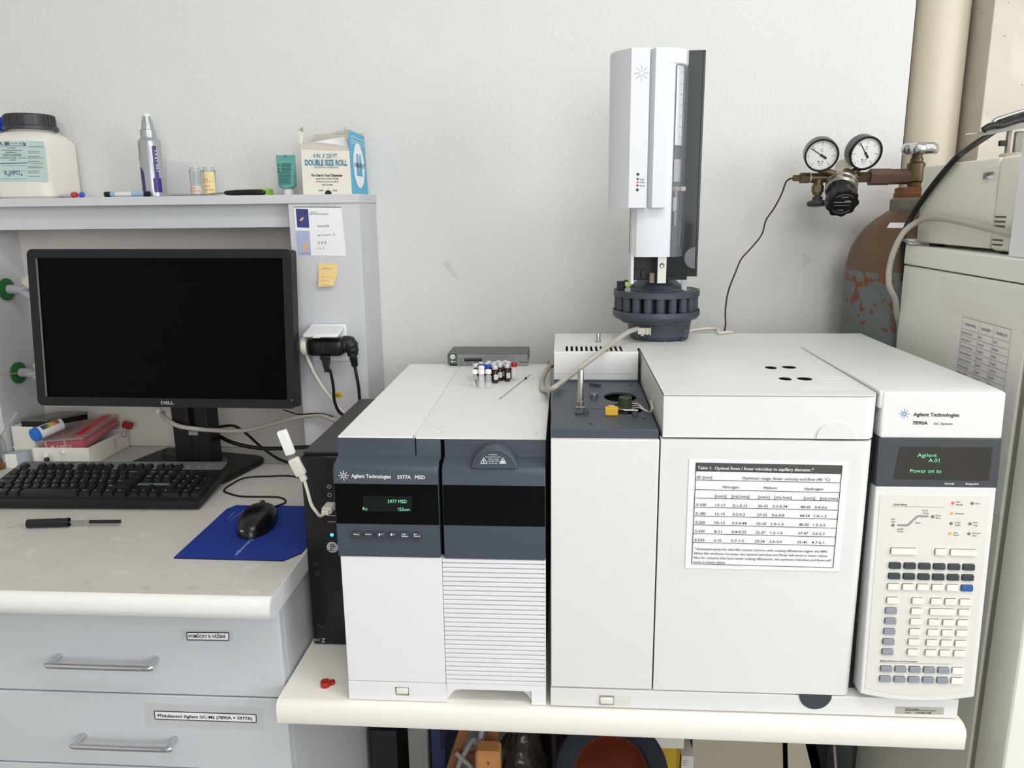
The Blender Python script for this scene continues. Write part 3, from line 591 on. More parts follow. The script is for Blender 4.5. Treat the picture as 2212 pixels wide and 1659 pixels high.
# slate injector deck with two wells
DY = -.7336; DX = .1492
ho = [circ(.1095,-.5385,.0265,28,.034),circ(.1120,-.6150,.0265,28,.034)]
sm = [Zp(1276,916,ZC2),Zp(1392,904,ZC2),Zp(1379,873,ZC2),Zp(1369,847,ZC2),Zp(1364,833,ZC2)]
st_ = [[(.045,-.5375),(.0815,-.5375),(.0815,-.5395),(.045,-.5395)],[(.036,-.6175),(.0845,-.6175),(.0845,-.6197),(.036,-.6197)]]
dk_ = part('injector_deck', MB().plate([(0,DY+.003),(DX,DY+.003),(DX,-.4185),(0,-.4185)], ho+[circ(p.x,p.y,.0036,14) for p in sm]+st_, ZC2-.0035, ZC2), SLATE, gc)
part('deck_front', MB().box(0,DX,DY-.001,DY+.0045,ZC,ZC2+.0006,.001), SLATE, gc)
part('deck_rim', MB().box(0,DX,-.4235,-.4180,ZC2-.002,ZC2+.0025,.0008), SLATE, dk_)
part('well_shade', MB().box(.002,DX-.001,DY+.005,-.419,ZC2-.0105,ZC2-.0085), DARKC, dk_)  # near-black sheet paints the shade down in the wells
for p in sm: part('deck_screw', MB().lathe([(.003,0),(.0026,.0012),(.0,.0014)], (p.x,p.y,ZC2-.0042), n=14), STEEL, dk_)
z = ZC2
def deckclip(p0, p1):
    return part('deck_clip', MB().lathe([(.0048,0),(.0048,.0055),(.0040,.006),(.003,.006),(.003,.004)], p0, n=18).box(-.0025,.0025,0,(V(p1)-V(p0)).length,.0005,.0048,.001,M=frame(p0,(V(p1)-V(p0)).cross(ZN),V(p1)-V(p0))), SLATE, dk_)
c = Zp(1279,832,z); deckclip(c, c+V((.014,-.012,0)))
c = Zp(1265,894,z); deckclip(c, c+V((-.016,-.002,0)))
c = Zp(1372,899,z); deckclip(c, c+V((.003,.003,0)))
c = Zp(1283,859,z); part('nut', MB().lathe([(.0065,0),(.0065,.006),(.0055,.0075),(.003,.0075),(.0028,.006),(0,.006)], c, n=18), mat('dull_steel',(118,120,122),.4,.7), dk_)
c = Zp(1254,880,z)
part('guide_post', MB().lathe([(.0085,0),(.0085,.0015),(.0062,.0030),(.0062,.0100),(.0047,.0105),(.0047,.0580),(.0040,.0600),(.002,.0600),(.002,.058),(0,.058)], c, n=22), STEEL, dk_, 'tall steel locating post')
GREENN = mat('dark_green_nut',(52,66,40),.5)
c = Zp(1350,882,z)
part('inlet_nut', MB().lathe([(.0105,.004),(.0105,.017),(.0095,.0185),(.005,.0185),(.004,.015),(0,.015)], c, n=10).lathe([(.0125,0),(.0125,.003),(.010,.0045)], c, n=22), GREENN, dk_, 'dark green knurled inlet nut')
part('inlet_collar', MB().lathe([(.0135,-.006),(.0135,.0005),(.0125,.002),(.0125,-.006)], c, n=26).cyl(c+V((-.002,-.016,.001)),c+V((.018,-.018,.001)),.0022), STEEL, dk_)
a = Zp(1321,888,z+.006)
part('yellow_connector', MB().box(a.x-.0095,a.x+.0095,a.y-.005,a.y+.005,z,z+.0125,.0015).box(a.x-.005,a.x+.005,a.y-.0035,a.y+.0035,z+.0125,z+.0145,.0008), mat('connector_yellow',(224,180,50),.45), dk_, 'small yellow sensor connector')
m = MB()
for k in range(3): m.tube([c+V((.011,-.001-.003*k,.008-.003*k)),c+V((.020,-.004-.004*k,.008-.002*k)),c+V((.028,-.012-.004*k,.002)),c+V((.036,-.02,-.001))], .0009, 6)
for k in range(3): m.tube([Zp(1401+2*k,866,z+.005)+V((0,0,0)),Zp(1405+2*k,868,z+.012),Zp(1407+2*k,880,z+.012),Zp(1404+2*k,891,z+.004)], .0008, 6)
part('sensor_wires', m, mat('wire_offwhite',(206,198,180),.5), dk_)
# rear block with vents
ry0 = -.4180; rxe = .1490
cv = MB().box(0,rxe,ry0+.004,-.409,ZR-.003,ZR).box(0,rxe,-.347,GB,ZR-.003,ZR).box(rxe,XE-.001,-.3665,GB,ZR-.003,ZR)
sx_ = [Zp(1222+i*10.75, 758, ZR).x for i in range(12)]; xe_ = [0]+[x+.0042 for x in sx_]
for x0_,x1_ in zip(xe_, sx_+[rxe]): cv.box(x0_,x1_,-.409,-.347,ZR-.003,ZR)
rb_ = part('rear_cover', cv, GCW, gc)
part('cover_front', MB().box(0,rxe,ry0,ry0+.0055,ZC2+.0003,ZR+.0002,.0022,3), GCW, rb_)
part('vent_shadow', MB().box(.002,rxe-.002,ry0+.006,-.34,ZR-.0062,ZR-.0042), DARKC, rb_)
part('cover_sides', MB().box(0,.003,ry0+.002,GB,ZC2,ZR-.001).box(rxe-.003,rxe,ry0+.002,-.3665,ZC2,ZR-.001).box(0,XE,GB-.003,GB,ZC,ZR-.001), GCW, rb_)
part('cover_seam', MB().strip((.0,ry0+.001,.4415+.004),(rxe,ry0+.001,.4415+.004),.0009,FN,.0013), mat('putty_seam',(196,195,190),.5), rb_)
c = Zp(1292,739,ZR); part('locating_pin', MB().lathe([(.0062,0),(.0062,.001),(.0042,.0014),(.0042,.015),(.0036,.017),(0,.017)], c, n=16), STEEL, rb_)
# oven lid
LX0, LX1, LY0, LY1 = .1543, .4403, -.739, -.369
RC = .018
out = [(LX0,LY1),(LX0,LY0+.002)]+[(LX1-RC+RC*math.sin(R(a)), LY0+RC-RC*math.cos(R(a))) for a in range(0,91,15)]+[(LX1,LY1)]
hl = []
for px_,py_ in ((1665,794),(1704,793),(1696,818),(1738,818)):
    p = Zp(px_,py_,ZL); hl.append(circ(p.x,p.y,.0092 if px_ in (1665,1696) else .0110,22,.0125))
ns = 23; ribs = []
for i in range(ns):
    y = -.705+i*(.318/ns); x0 = .390 if -.675 < y < -.515 else .352; ribs.append([(x0,y),(LX1-.004,y),(LX1-.004,y+.0035),(x0,y+.0035)])
ld = part('oven_lid', MB().plate(out, hl+ribs, ZL-.003, ZL), GCW, gc)
part('rib_floor', MB().box(.345,LX1-.0025,LY0+.02,-.676,ZL-.0042,ZL-.0016).box(.388,LX1-.0025,-.676,-.514,ZL-.0042,ZL-.0016).box(.345,LX1-.0025,-.514,LY1-.002,ZL-.0042,ZL-.0016), GCW, ld)
for h_ in hl: part('hole_shade', MB().prism([((x-h_[0][0]*0),y) for x,y in [(p[0],p[1]) for p in h_]], ZL-.006, ZL-.0007), DARKC, ld)  # near-black plugs paint the shade inside the holes
skirt = MB(); n_ = len(out)
inn = [(LX0+.003,LY1-.001),(LX0+.003,LY0+.005)]+[(LX1-RC+(RC-.003)*math.sin(R(a)), LY0+RC-(RC-.003)*math.cos(R(a))) for a in range(0,91,15)]+[(LX1-.003,LY1-.001)]
skirt.prism((out+inn[::-1])[::-1], ZC+.0022, ZL-.0005, bev=.0006)
part('lid_skirt', skirt, GCW, ld)
bp = lambda x,y: Yp(x,y,LY0)
kc = bp(1805,947); part('finger_tab', MB().prism([(.0262*math.cos(PI*i/24),.0245*math.sin(PI*i/24)) for i in range(25)], 0, .0022, Matrix.Translation((kc.x,LY0+.0005,ZC+.0026)) @ XZ, .0009), GCW, ld)
# right column with the keypad
part('column_body', MB().box(XK,XE-.002,-.715,GB,ZBs+.0005,ZL-.001), GCW, gc)
part('column_top', MB().prism([(-.732,ZL-.02),(-.732,ZL+.001),(-.728,ZL+.004),(-.70,ZL+.0045),(-.3665,ZL+.0008),(-.3665,ZL-.02)][::-1], LX1+.0016, XE, YX, .002), GCW, gc)
P0 = V((.45,-.733,.489)); KU = V((0,.019,.444)).normalized(); KR = V((1,0,0)); KN = KR.cross(KU)
kp = lambda x,y: Pp(x,y,P0,KN)
FK = frame(P0, KR, KU)
def kuv(p): q = FK.inverted() @ p; return (q.x,q.y)
c4 = lambda x,y: (1840+x/5.946, 1380+y/5.946); c5 = lambda x,y: (1840+x/5.946, 1160+y/5.946); c2 = lambda x,y: (1860+x/4.608, 840+y/4.608)
u0, u1 = -.0045, .1545
vb = kuv(kp(*c4(175,706)))[1]; va = kuv(kp(*c4(850,803)))[1]
vd0, vd1 = kuv(kp(*c2(775,975)))[1], kuv(kp(*c2(775,495)))[1]
curve = [(u0+(u1-u0)*i/16, vb+(va-vb)*(1-((i-8)/8)**2)) for i in range(17)]
kpn = part('keypad_front', MB().prism(curve+[(u1,vd0),(u0,vd0)], -.030, 0, FK, .002), GCW, gc)
part('header_front', MB().prism(rrect(u0,u1,vd1,-.0005,.0035)[:10]+rrect(u0,u1,vd1,-.0005,.0035)[10:], -.030, 0, FK, .0025), GCW, gc)
db = part('display_bezel', MB().prism([(u0-.0008,vd0),(u1+.0004,vd0),(u1+.0004,vd1),(u0-.0008,vd1)], -.030, .0008, FK, .0008), mat('bezel_charcoal',(66,70,75),.4), gc)
lf = lambda k: KN*(.0004*k)
rd = [kuv(kp(*c2(*p))) for p in ((320,895),(1265,912),(1305,580),(385,575))]
part('display_glass', MB().prism(rd, .0004, .0013, FK), mat('display_smoke',(56,54,48),.08,var=.2,vscale=9), db)
dl = lambda x,y: kp(x,y)+KN*.0014
m = MB(); m.tpx('Agilent', c2(555,674), c2(748,675), 8.6, dl, KN, -.012).tpx('A.01', c2(665,725), c2(772,727), 8.6, dl, KN, -.012).tpx('Power on su', c2(482,830), c2(790,832), 8.6, dl, KN, -.012)
part('display_text', m, VFD, db)
dl = lambda x,y: kp(x,y)+KN*.0009
m = MB(); m.tpx('Actual', c2(824,950), c2(920,950), 5, dl, KN, .012).tpx('Setpoint', c2(1033,952), c2(1166,953), 5, dl, KN, .012)
part('bezel_lettering', m, WHITEINK, db)
hf = lambda x,y: kp(x,y)+KN*.0001
m = MB(); m.tpx('Agilent Technologies', c2(520,270), c2(975,277), 8.2, hf, KN, .018).tpx('7890A', c2(512,354), c2(662,355), 7.6, hf, KN, .018).tpx('GC System', c2(722,356), c2(908,358), 5, hf, KN, .01)
part('header_lettering', m, INK, gc)
m = MB(); spark(m, hf(*c2(430,247)), .0070, KN, KU, .0007); part('emblem', m, mat('emblem_blue',(92,124,190),.6,var=0), gc)
# inset keypad field
fr = [kuv(kp(*q)) for q in (c2(240,1640),c2(260,1045),c2(1285,1052))]
cu = [(u0+.0065+(u1-u0-.013)*i/16, vb+.009+(va-vb)*(1-((i-8)/8)**2)) for i in range(17)]
part('key_field', MB().prism(cu+[(u1-.0065,vd0-.0125),(u0+.0065,vd0-.0125)], 0, .0005, FK), mat('key_field',(222,220,212),.45,bump=.05,bscale=900,var=.01), kpn)
kf = lambda x,y: kp(x,y)+KN*.0006
m = MB(); gk = GREYINK
m.tpx('Oven Ramp', c2(318,1156), c2(455,1158), 4, kf, KN, .015)
for t_,x0_,x1_,y_ in (('Final',610,662,1216),('Temp',610,670,1242),('Post',742,792,1265),('Run',742,788,1290),('Pre',300,335,1302),('Run',300,340,1326),('Rate',542,590,1338),('Initial',358,418,1400),('Temp',356,416,1424),('Not',945,985,1130),('Ready',945,1012,1158),('Run',1135,1180,1146),('Remote',935,1022,1245),('Clock',928,985,1335),('Table',928,985,1360),('Run',1115,1160,1335),('Log',1113,1155,1362),('Gas',918,960,1436),('Saver',916,976,1460),('Service',1103,1188,1440),('Due',1103,1145,1465)):
    m.tpx(t_, c2(x0_,y_), c2(x1_,y_+.5), 3.4, kf, KN, .01)
m.tpx('Method Storage and Automation', c4(362,285), c4(842,297), 3, kf, KN, .03)
part('field_lettering', m, mat('dark_print',(70,70,74),.7,var=0), kpn)
RG_ = mat('ramp_grey',(150,150,150),.6,var=0)
for p_,q_ in ((c2(300,1166),c2(832,1177)),(c4(345,300),c4(1262,321))): part('heading_rule', MB().strip(kf(*p_),kf(*q_),.0005,KN), RG_, kpn)
pts = [kf(*c2(*p)) for p in ((360,1355),(462,1357),(560,1265),(668,1268))]
for p,q in zip(pts,pts[1:]): part('ramp_segment', MB().strip(p,q,.0032,KN,.0001), RG_, kpn)
LG = mat('lamp_grey',(120,120,118),.4)
for q,mm in (((912,1135),mat('red_lamp_glow',(244,84,68),.4,emit=.6,var=0)),((904,1236),mat('amber_lamp_glow',(236,150,52),.4,emit=.5,var=0)),((884,1437),MATS['amber_lamp_glow']),((1104,1138),LG),((895,1337),LG),((1083,1340),LG),((1072,1440),LG),((712,1269),LG),((316,1355),LG)):
    part('status_lamp', MB().lathe([(.0022,0),(.002,.0008),(0,.001)], kf(*c2(*q)), KN, 12), mm, kpn)
# the keys
KEYM = {'d':mat('key_charcoal',(62,66,72),.45),'w':mat('key_ivory',(234,232,224),.45),'g':mat('key_grey',(146,149,158),.45),'b':mat('key_blue',(48,92,158),.45),'u':mat('key_bright',(244,240,230),.45)}
KMESH = {}
KSHADOW = MB()
def gkey(q, wpx, col, words, font=None):
    c = kp(*q); wd = (kp(q[0]+wpx/2,q[1])-kp(q[0]-wpx/2,q[1])).length; wd = .0154 if wpx < 40 else (.0345 if wpx < 70 else wd); hh = .0086
    k = (col, wd)
    if k not in KMESH: KMESH[k] = MB().prism(rrect(-wd/2,wd/2,-hh/2,hh/2,.0012,2), .0003, .0034, bev=.0006).mesh('key', KEYM[col])
    KSHADOW.prism(rrect(-wd/2-.0007,wd/2-.0002,-hh/2+.0001,hh/2+.0007,.0014,2), .0004, .0008, frame(c, KR, KU))  # darker plate set left and up paints the key's shadow
    o = inst('key', KMESH[k], kpn, W[kpn.name].inverted() @ frame(c, KR, KU))
    m = MB(); ln = words.split('|')
    for j,t_ in enumerate(ln):
        if not t_: continue
        p = c + KR*(-wd/2+.0022) + KU*(.0006-.0026*j + (.0006 if len(ln)>1 else 0)) + KN*.0035
        if t_ in '^v': 
            s = 1 if t_=='^' else -1; o_ = c+KN*.0036+KR*.0015; a_,b_ = o_-KR*.0014-KU*.0012*s, o_+KR*.0014-KU*.0012*s; m.add([a_,b_,o_+KU*.0013*s],[(0,1,2)] if s>0 else [(1,0,2)]); continue
        h_ = .0028 if len(t_)==1 else .0021
        m.text(t_, p-KU*(.0006 if len(ln)==1 else 0), KR, KU, h_, None if len(t_)<3 else min(len(t_)*.00155, wd-.0030), 0, .015)
    if m.f: part('key_lettering', m, font or {'d':WHITEINK,'b':WHITEINK}.get(col, INK), o)
KW = 25
for (x,y),wp_,t_ in (((660,178),57,'Stop'),((1138,187),KW,'Prep|Run'),((1425,195),57,'Start')): gkey(c5(x,y), wp_, 'w', t_)
rows = [(550,362,189,4.2,'dddddd',['Oven','Front|Inlet','Col 1','Front|Det','Analog|Out 1','Front|Injector']),(540,497,188.5,4,'dddddd',['Valve #','Back|Inlet','Col 2','Back|Det','Analog|Out 2','Back|Injector']),(529,632,188.5,3.8,'wwwwwb',['Aux|Temp #','Aux|EPC #','Aux|Col #','Aux|Det #','Column|Comp','Service|Mode'])]
for x0_,y0_,dx,dy,cols,tx in rows:
    for i in range(6): gkey(c5(x0_+dx*i, y0_+dy*i), KW, cols[i], tx[i])
for x,y,t_ in ((517,808,'Status'),(840,815,'Mode/|Type'),(1080,822,'Info'),(1263,827,'Clear'),(1450,833,'^'),(828,948,'On/|Yes'),(1435,963,'v'),(817,1081,'Off/|No'),(1050,1089,'7'),(1235,1094,'8'),(1420,1098,'9'),(805,1212,'Front'),(1037,1221,'4'),(1222,1226,'5'),(1406,1230,'6'),(791,1343,'Back'),(1023,1352,'1'),(1207,1357,'2'),(1391,1362,'3'),(779,1474,'Delete'),(1009,1481,'0'),(1192,1486,'.'),(1376,1491,'-')): gkey(c5(x,y), KW, 'w', t_)
gkey(c5(1157,957), 57, 'w', 'Enter')
for x,y,t_ in ((500,942,'Time'),(490,1074,'Post|Run'),(478,1206,'Logs'),(467,1338,'Options'),(455,1468,'Config')): gkey(c5(x,y), KW, 'g', t_)
for (x0_,y0_),tx in (((437,378),['Load','Method','Run|Table','Run|Control','','User|Key 1']),((424,507),['Store','Seq','Clock|Table','Sample|Tray','Prog','User|Key 2'])):
    for i in range(6): gkey(c4(x0_+183.4*i, y0_+4.8*i), KW, 'gggggu'[i], tx[i])
part('key_shadows', KSHADOW, mat('key_shadow_grey',(96,94,90),.7,var=0), kpn, kind='stuff')
# printed table taped on the door
bp = lambda x,y: Yp(x,y,GY-.0005)
cc = lambda x,y: (1460+x/5.53, 960+y/5.53)
tb = thing('printed_table', 'white printed sheet with a table of gas flows taped on the oven door', 'paper', bp(*cc(1000,1480)))
part('sheet', MB().quad(bp(*cc(110,1475)),bp(*cc(1945,1515)),bp(*cc(2070,205)),bp(*cc(160,172)),th=.0005,n=FN), PAPER, tb)
CLEAR = mat('clear_film', (250,250,246), .22, alpha=.07, var=.03)
part('tape', MB().quad(bp(*cc(-60,450)),bp(*cc(2160,500)),bp(*cc(2190,80)),bp(*cc(-50,50)),th=.0003,n=FN), CLEAR, tb)
part('tape', MB().quad(bp(*cc(-50,1560)),bp(*cc(2140,1580)),bp(*cc(2150,1200)),bp(*cc(-50,1180)),th=.0003,n=FN), CLEAR, tb)
bl = lambda x,y: bp(x,y)+FN*.0010
part('table_heading', MB().quad(bl(*cc(238,310)),bl(*cc(1970,345)),bl(*cc(1984,247)),bl(*cc(242,214)),th=.0001,n=FN), mat('heading_grey',(78,76,74),.7,var=.05), tb)
m = MB(); m.tpx('Table 1:  Optimal flows / linear velocities vs capillary diameter.*', cc(258,292), cc(1640,318), 7.0, lambda x,y: bl(x,y)+FN*.0003, FN, .014)
part('heading_lettering', m, WHITEINK, tb)
m = MB()
lines = [((238,312),(1970,347)),((235,420),(1962,455)),((233,535),(1955,572)),((228,636),(1945,672)),((224,745),(1937,782)),((219,850),(1926,888)),((213,955),(1917,996)),((207,1060),(1908,1102)),((203,1165),(1896,1208)),((187,1422),(1874,1468))]
for p,q in lines: m.strip(bl(*cc(*p)),bl(*cc(*q)),.0008,FN)
m.strip(bl(*cc(242,214)),bl(*cc(187,1422)),.0009,FN).strip(bl(*cc(1984,247)),bl(*cc(1874,1468)),.0009,FN)
part('ruled_lines', m, INK, tb)
m = MB()
def tt(t_, x0_, x1_, y0_, h_=5.4): m.tpx(t_, cc(x0_,y0_), cc(x1_,y0_+(x1_-x0_)*.0205), h_, bl, FN, .004)
tt('ID [mm]',253,430,402,6.2); tt('Optimum range, linear velocity and flow (40 °C)',790,1838,412,6.4)
tt('Nitrogen',560,752,518,6.2); tt('Helium',1046,1203,528,6.2); tt('Hydrogen',1533,1755,540,6.2)
for x in (468,985,1527): tt('[cm/s]',x,x+132,626+(x-468)*.022,6)
for x in (668,1175,1722): tt('[mL/min]',x,x+204,630+(x-668)*.022,6)
data = [('0.100','13-17','0.1-0.15','30-35','0.3-0.34','48-60','0.4-0.6'),('0.180','12-15','0.2-0.3','27-32','0.6-0.8','44-54','1.0-1.3'),('0.250','10-13','0.3-0.44','25-30','1.0-1.3','40-50','1.5-2.0'),('0.320','8-11','0.4-0.55','22-27','1.2-1.6','37-47','2.0-2.7'),('0.530','6-10','0.7-1.3','20-24','2.6-3.0','35-45','4.7-6.1')]
for i,rw in enumerate(data):
    for t_,x in zip(rw,(241,472,680,978,1155,1486,1657)): tt(t_, x-i*(5 if x<900 else 9.5), x-i*(5 if x<900 else 9.5)+{4:88,5:118,6:92,7:145,8:172}[len(t_)], 730+i*105+(x-241)*.0215, 6)
for i,(t_,x0_,x1_) in enumerate((('* Estimated values for thin-film coated columns with coating efficiencies higher the 80%.',217,1812),('When film thickness increases, the optimal velocities and flows will move to lower values.',212,1812),('Also for columns that have lower coating efficiencies, the optimum velocities and flows will',209,1845),('move to lower values',207,585))): tt(t_,x0_,x1_,1256+i*52,5.4)
part('table_lettering', m, INK, tb)
# ================================================================== autosampler tower
ij = thing('injector_tower', 'tall white autosampler tower with a slate vial turret and a smoked open door', 'autosampler', (.194,-.28,ZR))
AX, AY = .1945, -.264
IW = mat('injector_white', (222,224,228), .38, bump=.04, bscale=900, var=.008)
ZT2 = .995
z_hb = Yp(1370,449,-.385).z; z_cb = Yp(1405,555,-.36).z
# main cover: a curved shell, open towards the smoked window
col = [(.139,-.300),(.138,-.352),(.1455,-.362),(.160,-.366),(.185,-.367),(.200,-.365),(.2065,-.361),(.2065,-.352),(.150,-.352),(.150,-.300)]
part('front_cover', MB().prism(col, z_cb, ZT2-.004), IW, ij)
part('top_cap', MB().prism([(.139,-.300),(.138,-.352),(.1455,-.362),(.160,-.366),(.185,-.368),(.203,-.366),(.215,-.360),(.224,-.350),(.2300,-.335),(.2315,-.318),(.2315,-.300)], ZT2-.026, ZT2, bev=.003), IW, ij)
head = [(.0985,-.300),(.0965,-.318),(.0975,-.340),(.104,-.358),(.1285,-.3860),(.1590,-.3860),(.1592,-.3640),(.1600,-.3640),(.1690,-.3830),(.1915,-.3825),(.1930,-.3665),(.150,-.360),(.138,-.352),(.138,-.300)]
part('head_cover', MB().prism(head, z_hb, ZT2-.0035), IW, ij)
part('head_floor', MB().prism([(x*.985+.0018,y*.99-.002) for x,y in head[:9]]+[(.19,-.366),(.139,-.352),(.139,-.300)], z_hb+.004, z_hb+.006), mat('injector_shade',(190,191,192),.5), ij)
part('rear_chassis', MB().box(.1385,.246,-.300,-.292,.600,ZT2-.03,.001), mat('chassis_dark',(50,52,54),.5), ij)
part('side_post', MB().box(.1375,.1425,-.355,-.292,.598,z_cb+.004,.0005), IW, ij)
part('side_post', MB().box(.237,.247,-.296,-.290,.560,.64,.0005), IW, ij)
part('bracket_plate', MB().box(.1860,.2020,-.345,-.341,.598,z_cb+.01,.0006), mat('plate_steel',(196,194,186),.35,.6), ij)
part('bracket_screw', MB().lathe([(.0045,0),(.0045,.002),(.003,.0035),(0,.003)], (.194,-.345,.630), (0,-1,0), 14), STEEL, ij)
m = MB()
for x in (.152,.167): m.cyl((x,-.302,.612),(x,-.310,.612),.0085)
part('guide_bush', m, BLACK, ij)
part('vial_lifter', MB().cyl((.178,-.33,.598),(.178,-.33,.616),.005), mat('lifter_tan',(150,130,110),.5), ij)
# window strip and smoked door, syringe carriage behind them
SMOKE = mat('smoked_acrylic', (44,48,49), .05, alpha=.90, var=0, spec=.25)
CLEARW = mat('clear_window', (226,230,236), .04, alpha=.10, var=0)
arc = [(.2065,-.363),(.2135,-.3605),(.2205,-.354),(.2262,-.345),(.2295,-.334),(.2305,-.320)]
inn = [(x-.0012,y+.0012) for x,y in arc]
wz0 = Yp(1450,555,-.36).z
part('side_window', MB().prism(arc+inn[::-1], wz0, ZT2-.027), CLEARW, ij)
m = MB()
for f in (0,2,4):
    x,y = arc[f]; m.box(x-.0007,x+.0007,y-.0006,y+.0006,wz0,ZT2-.028)
x,y = arc[5]; m.box(x-.001,x+.001,y-.001,y+.001,wz0,ZT2-.028)
part('window_edges', m, mat('window_edge',(60,64,78),.3), ij)
part('window_backing', MB().prism([(x-.004,y+.006) for x,y in arc]+[(.215,-.315),(.2045,-.35)], .838, ZT2-.027), IW, ij)
m = MB(); xm,ym = .2165-.004, -.3575+.006
nw = V((.66,-.75,0)).normalized(); rw_ = V((.75,.66,0)).normalized()
for i in range(8):
    z = .972-i*.0178; c = V((.2170,-.3535,z))-nw*.0005
    for k in range(4):
        a0, a1 = R(30+30*k), R(60+30*k); m.strip(c+rw_*.0032*math.cos(a0)+V((0,0,.0028*math.sin(a0))), c+rw_*.0032*math.cos(a1)+V((0,0,.0028*math.sin(a1))), .0009, nw)
part('scale_marks', m, mat('mark_grey',(90,92,96),.6,var=0), ij)
part('carriage', MB().box(.207,.222,-.345,-.320,.775,.815,.002).box(.205,.232,-.343,-.335,.760,.768,.001).box(.208,.217,-.350,-.330,.725,.750,.002).cyl((.214,-.345,.70),(.214,-.345,.765),.0025), mat('carriage_steel',(150,150,144),.4,.5), ij)
part('carriage_dark', MB().box(.207,.229,-.338,-.318,.66,.72,.002).box(.209,.226,-.33,-.318,.80,.836,.002), BLACK, ij)
dx1 = Yp(1524,111,-.322).x
zt_, zb_2 = Yp(1510,110,-.322).z, Yp(1500,597,-.322).z
part('smoked_door', MB().box(.2000,dx1,-.3235,-.3205,zb_2,zt_,.0008), SMOKE, ij)
part('door_edge', MB().box(dx1-.0035,dx1+.0006,-.3245,-.315,zb_2,zt_,.0006).box(.232,dx1,-.3245,-.319,zt_-.0015,zt_+.001), BLACKG, ij)
part('syringe_rod', MB().cyl((.2445,-.309,.62),(.2445,-.309,.842),.0040).cyl((.2445,-.309,.72),(.2445,-.309,.79),.0048), mat('rod_steel',(196,196,196),.3,.6), ij)
part('rod_clamp', MB().box(.236,.252,-.317,-.300,.742,.752,.001).box(.238,.251,-.317,-.300,.690,.700,.001).box(.238,.251,-.317,-.300,.79,.80,.001), BLACK, ij)
part('drive_wheel', MB().prism([(dx1-.0042+.0195*math.cos(R(a)),.642+.0195*math.sin(R(a))) for a in range(90,271,12)], 0, .0008, Matrix.Translation((0,-.3236,0)) @ XZ), mat('wheel_grey',(98,102,104),.3), ij)
# signs on the head
bp = lambda x,y: Yp(x,y,-.3862)
m = MB()
c = bp(1386,158); 
for i in range(8):
    for r_,s_ in ((.0042,.00065),(.0070,.0005),(.0085,.0005),(.0100,.0005),(.0115,.0005)): m.disc(c+V((r_*math.cos(i*PI/4),0,r_*math.sin(i*PI/4))), s_, FN, seg=8)
part('emblem', m, mat('emblem_teal',(88,130,160),.6,var=0), ij)
for q,r_,mm in (((1378,376.5),.0026,'lamp_dark'),((1377.5,386.5),.0019,'lamp_dark'),((1377.3,393.5),.0019,'red_lamp_soft'),((1377,400.5),.0019,'lamp_dark'),((1376.8,410),.0026,'lamp_dark')):
    part('status_lamp', MB().lathe([(r_,0),(r_*.9,.0006),(0,.0008)], bp(*q), FN, 12), mat(mm,(66,60,60) if mm=='lamp_dark' else (214,84,84),.4,emit=0 if mm=='lamp_dark' else .3), ij)
m = MB()
for t_,y_ in (('Align',389),('Fault',395.5),('Ready',402.5)): m.tpx(t_, (1382,y_), (1392.5,y_), 3.4, bp, FN, .0)
part('lettering', m, INK, ij)
# turret
tu = lambda prof, n=48: MB().lathe(prof, (AX,AY,0), n=n)
zt0 = .5795
rt = part('turret_ring', MB().plate(circ(0,0,.0815,56), [circ(.0715*math.cos(i*PI/10),.0715*math.sin(i*PI/10),.0062,14) for i in range(20)]+[circ(0,0,.055,32)], -.011, 0, Matrix.Translation((AX,AY,zt0))), SLATE, ij)
part('turret_cap', tu([(.0,.0),(.057,.0),(.057,.0025),(.052,.004),(.049,.006),(.0475,.009),(.046,.010),(.034,.0205),(.030,.0225),(.020,.0235),(.017,.0255),(.010,.0265),(.008,.0285),(0,.0290)]).xf(Matrix.Translation((0,0,zt0-.001))), SLATE, ij)
sl = MB().lathe([(.0078,0),(.0084,.002),(.0080,.028)], n=16).mesh('vial_sleeve', SLATE)
for i in range(20): inst('vial_sleeve', sl, ij, W[ij.name].inverted() @ Matrix.Translation((AX+.0715*math.cos(i*PI/10), AY+.0715*math.sin(i*PI/10), zt0-.038)))
part('turret_core', tu([(.060,-.040),(.060,-.010)]).xf(Matrix.Translation((0,0,zt0))), mat('core_dark',(44,47,51),.6), ij)
part('turret_tray', tu([(.066,-.056),(.079,-.053),(.0830,-.047),(.0830,-.040),(.0822,-.0375),(.0805,-.0385),(.080,-.043),(.06,-.044)]).xf(Matrix.Translation((0,0,zt0))), SLATE, ij)
part('tray_skirt', tu([(.058,-.0625),(.0655,-.0615),(.0690,-.058),(.0695,-.050),(.058,-.050)]).xf(Matrix.Translation((0,0,zt0))), SLATE, ij)
part('base', MB().lathe([(.053,.005),(.0575,.008),(.0610,.036)], (AX+.007,AY+.002,ZR), n=44).box(AX-.042,AX+.058,AY-.038,AY+.05,ZR+.004,ZR+.024,.003), SLATE, ij)
part('base_flange', MB().lathe([(.050,.002),(.056,.003),(.056,.011),(.054,.012)], (AX+.008,AY+.004,ZR), n=40), SLATE, ij)
m = MB()
for x,y in ((-.03,-.036),(.005,-.052),(.038,-.046),(.05,.02),(-.03,.03)): m.cyl((AX+x+.008,AY+y+.006,ZR+.0003),(AX+x+.008,AY+y+.006,ZR+.006),.0035)
part('base_studs', m, SLATE, ij)
part('sensor_block', MB().box(.1185,.1315,AY-.014,AY-.002,zt0,zt0+.0165,.001).box(.132,.143,AY-.010,AY+.004,zt0,zt0+.018,.003), BLACK, ij)
vv = vial(('clear','lime',0), (AX-.0715*math.cos(R(36)), AY-.0715*math.sin(R(36)), zt0-.016), 'clear vial with a pale lime cap standing in the turret rim')
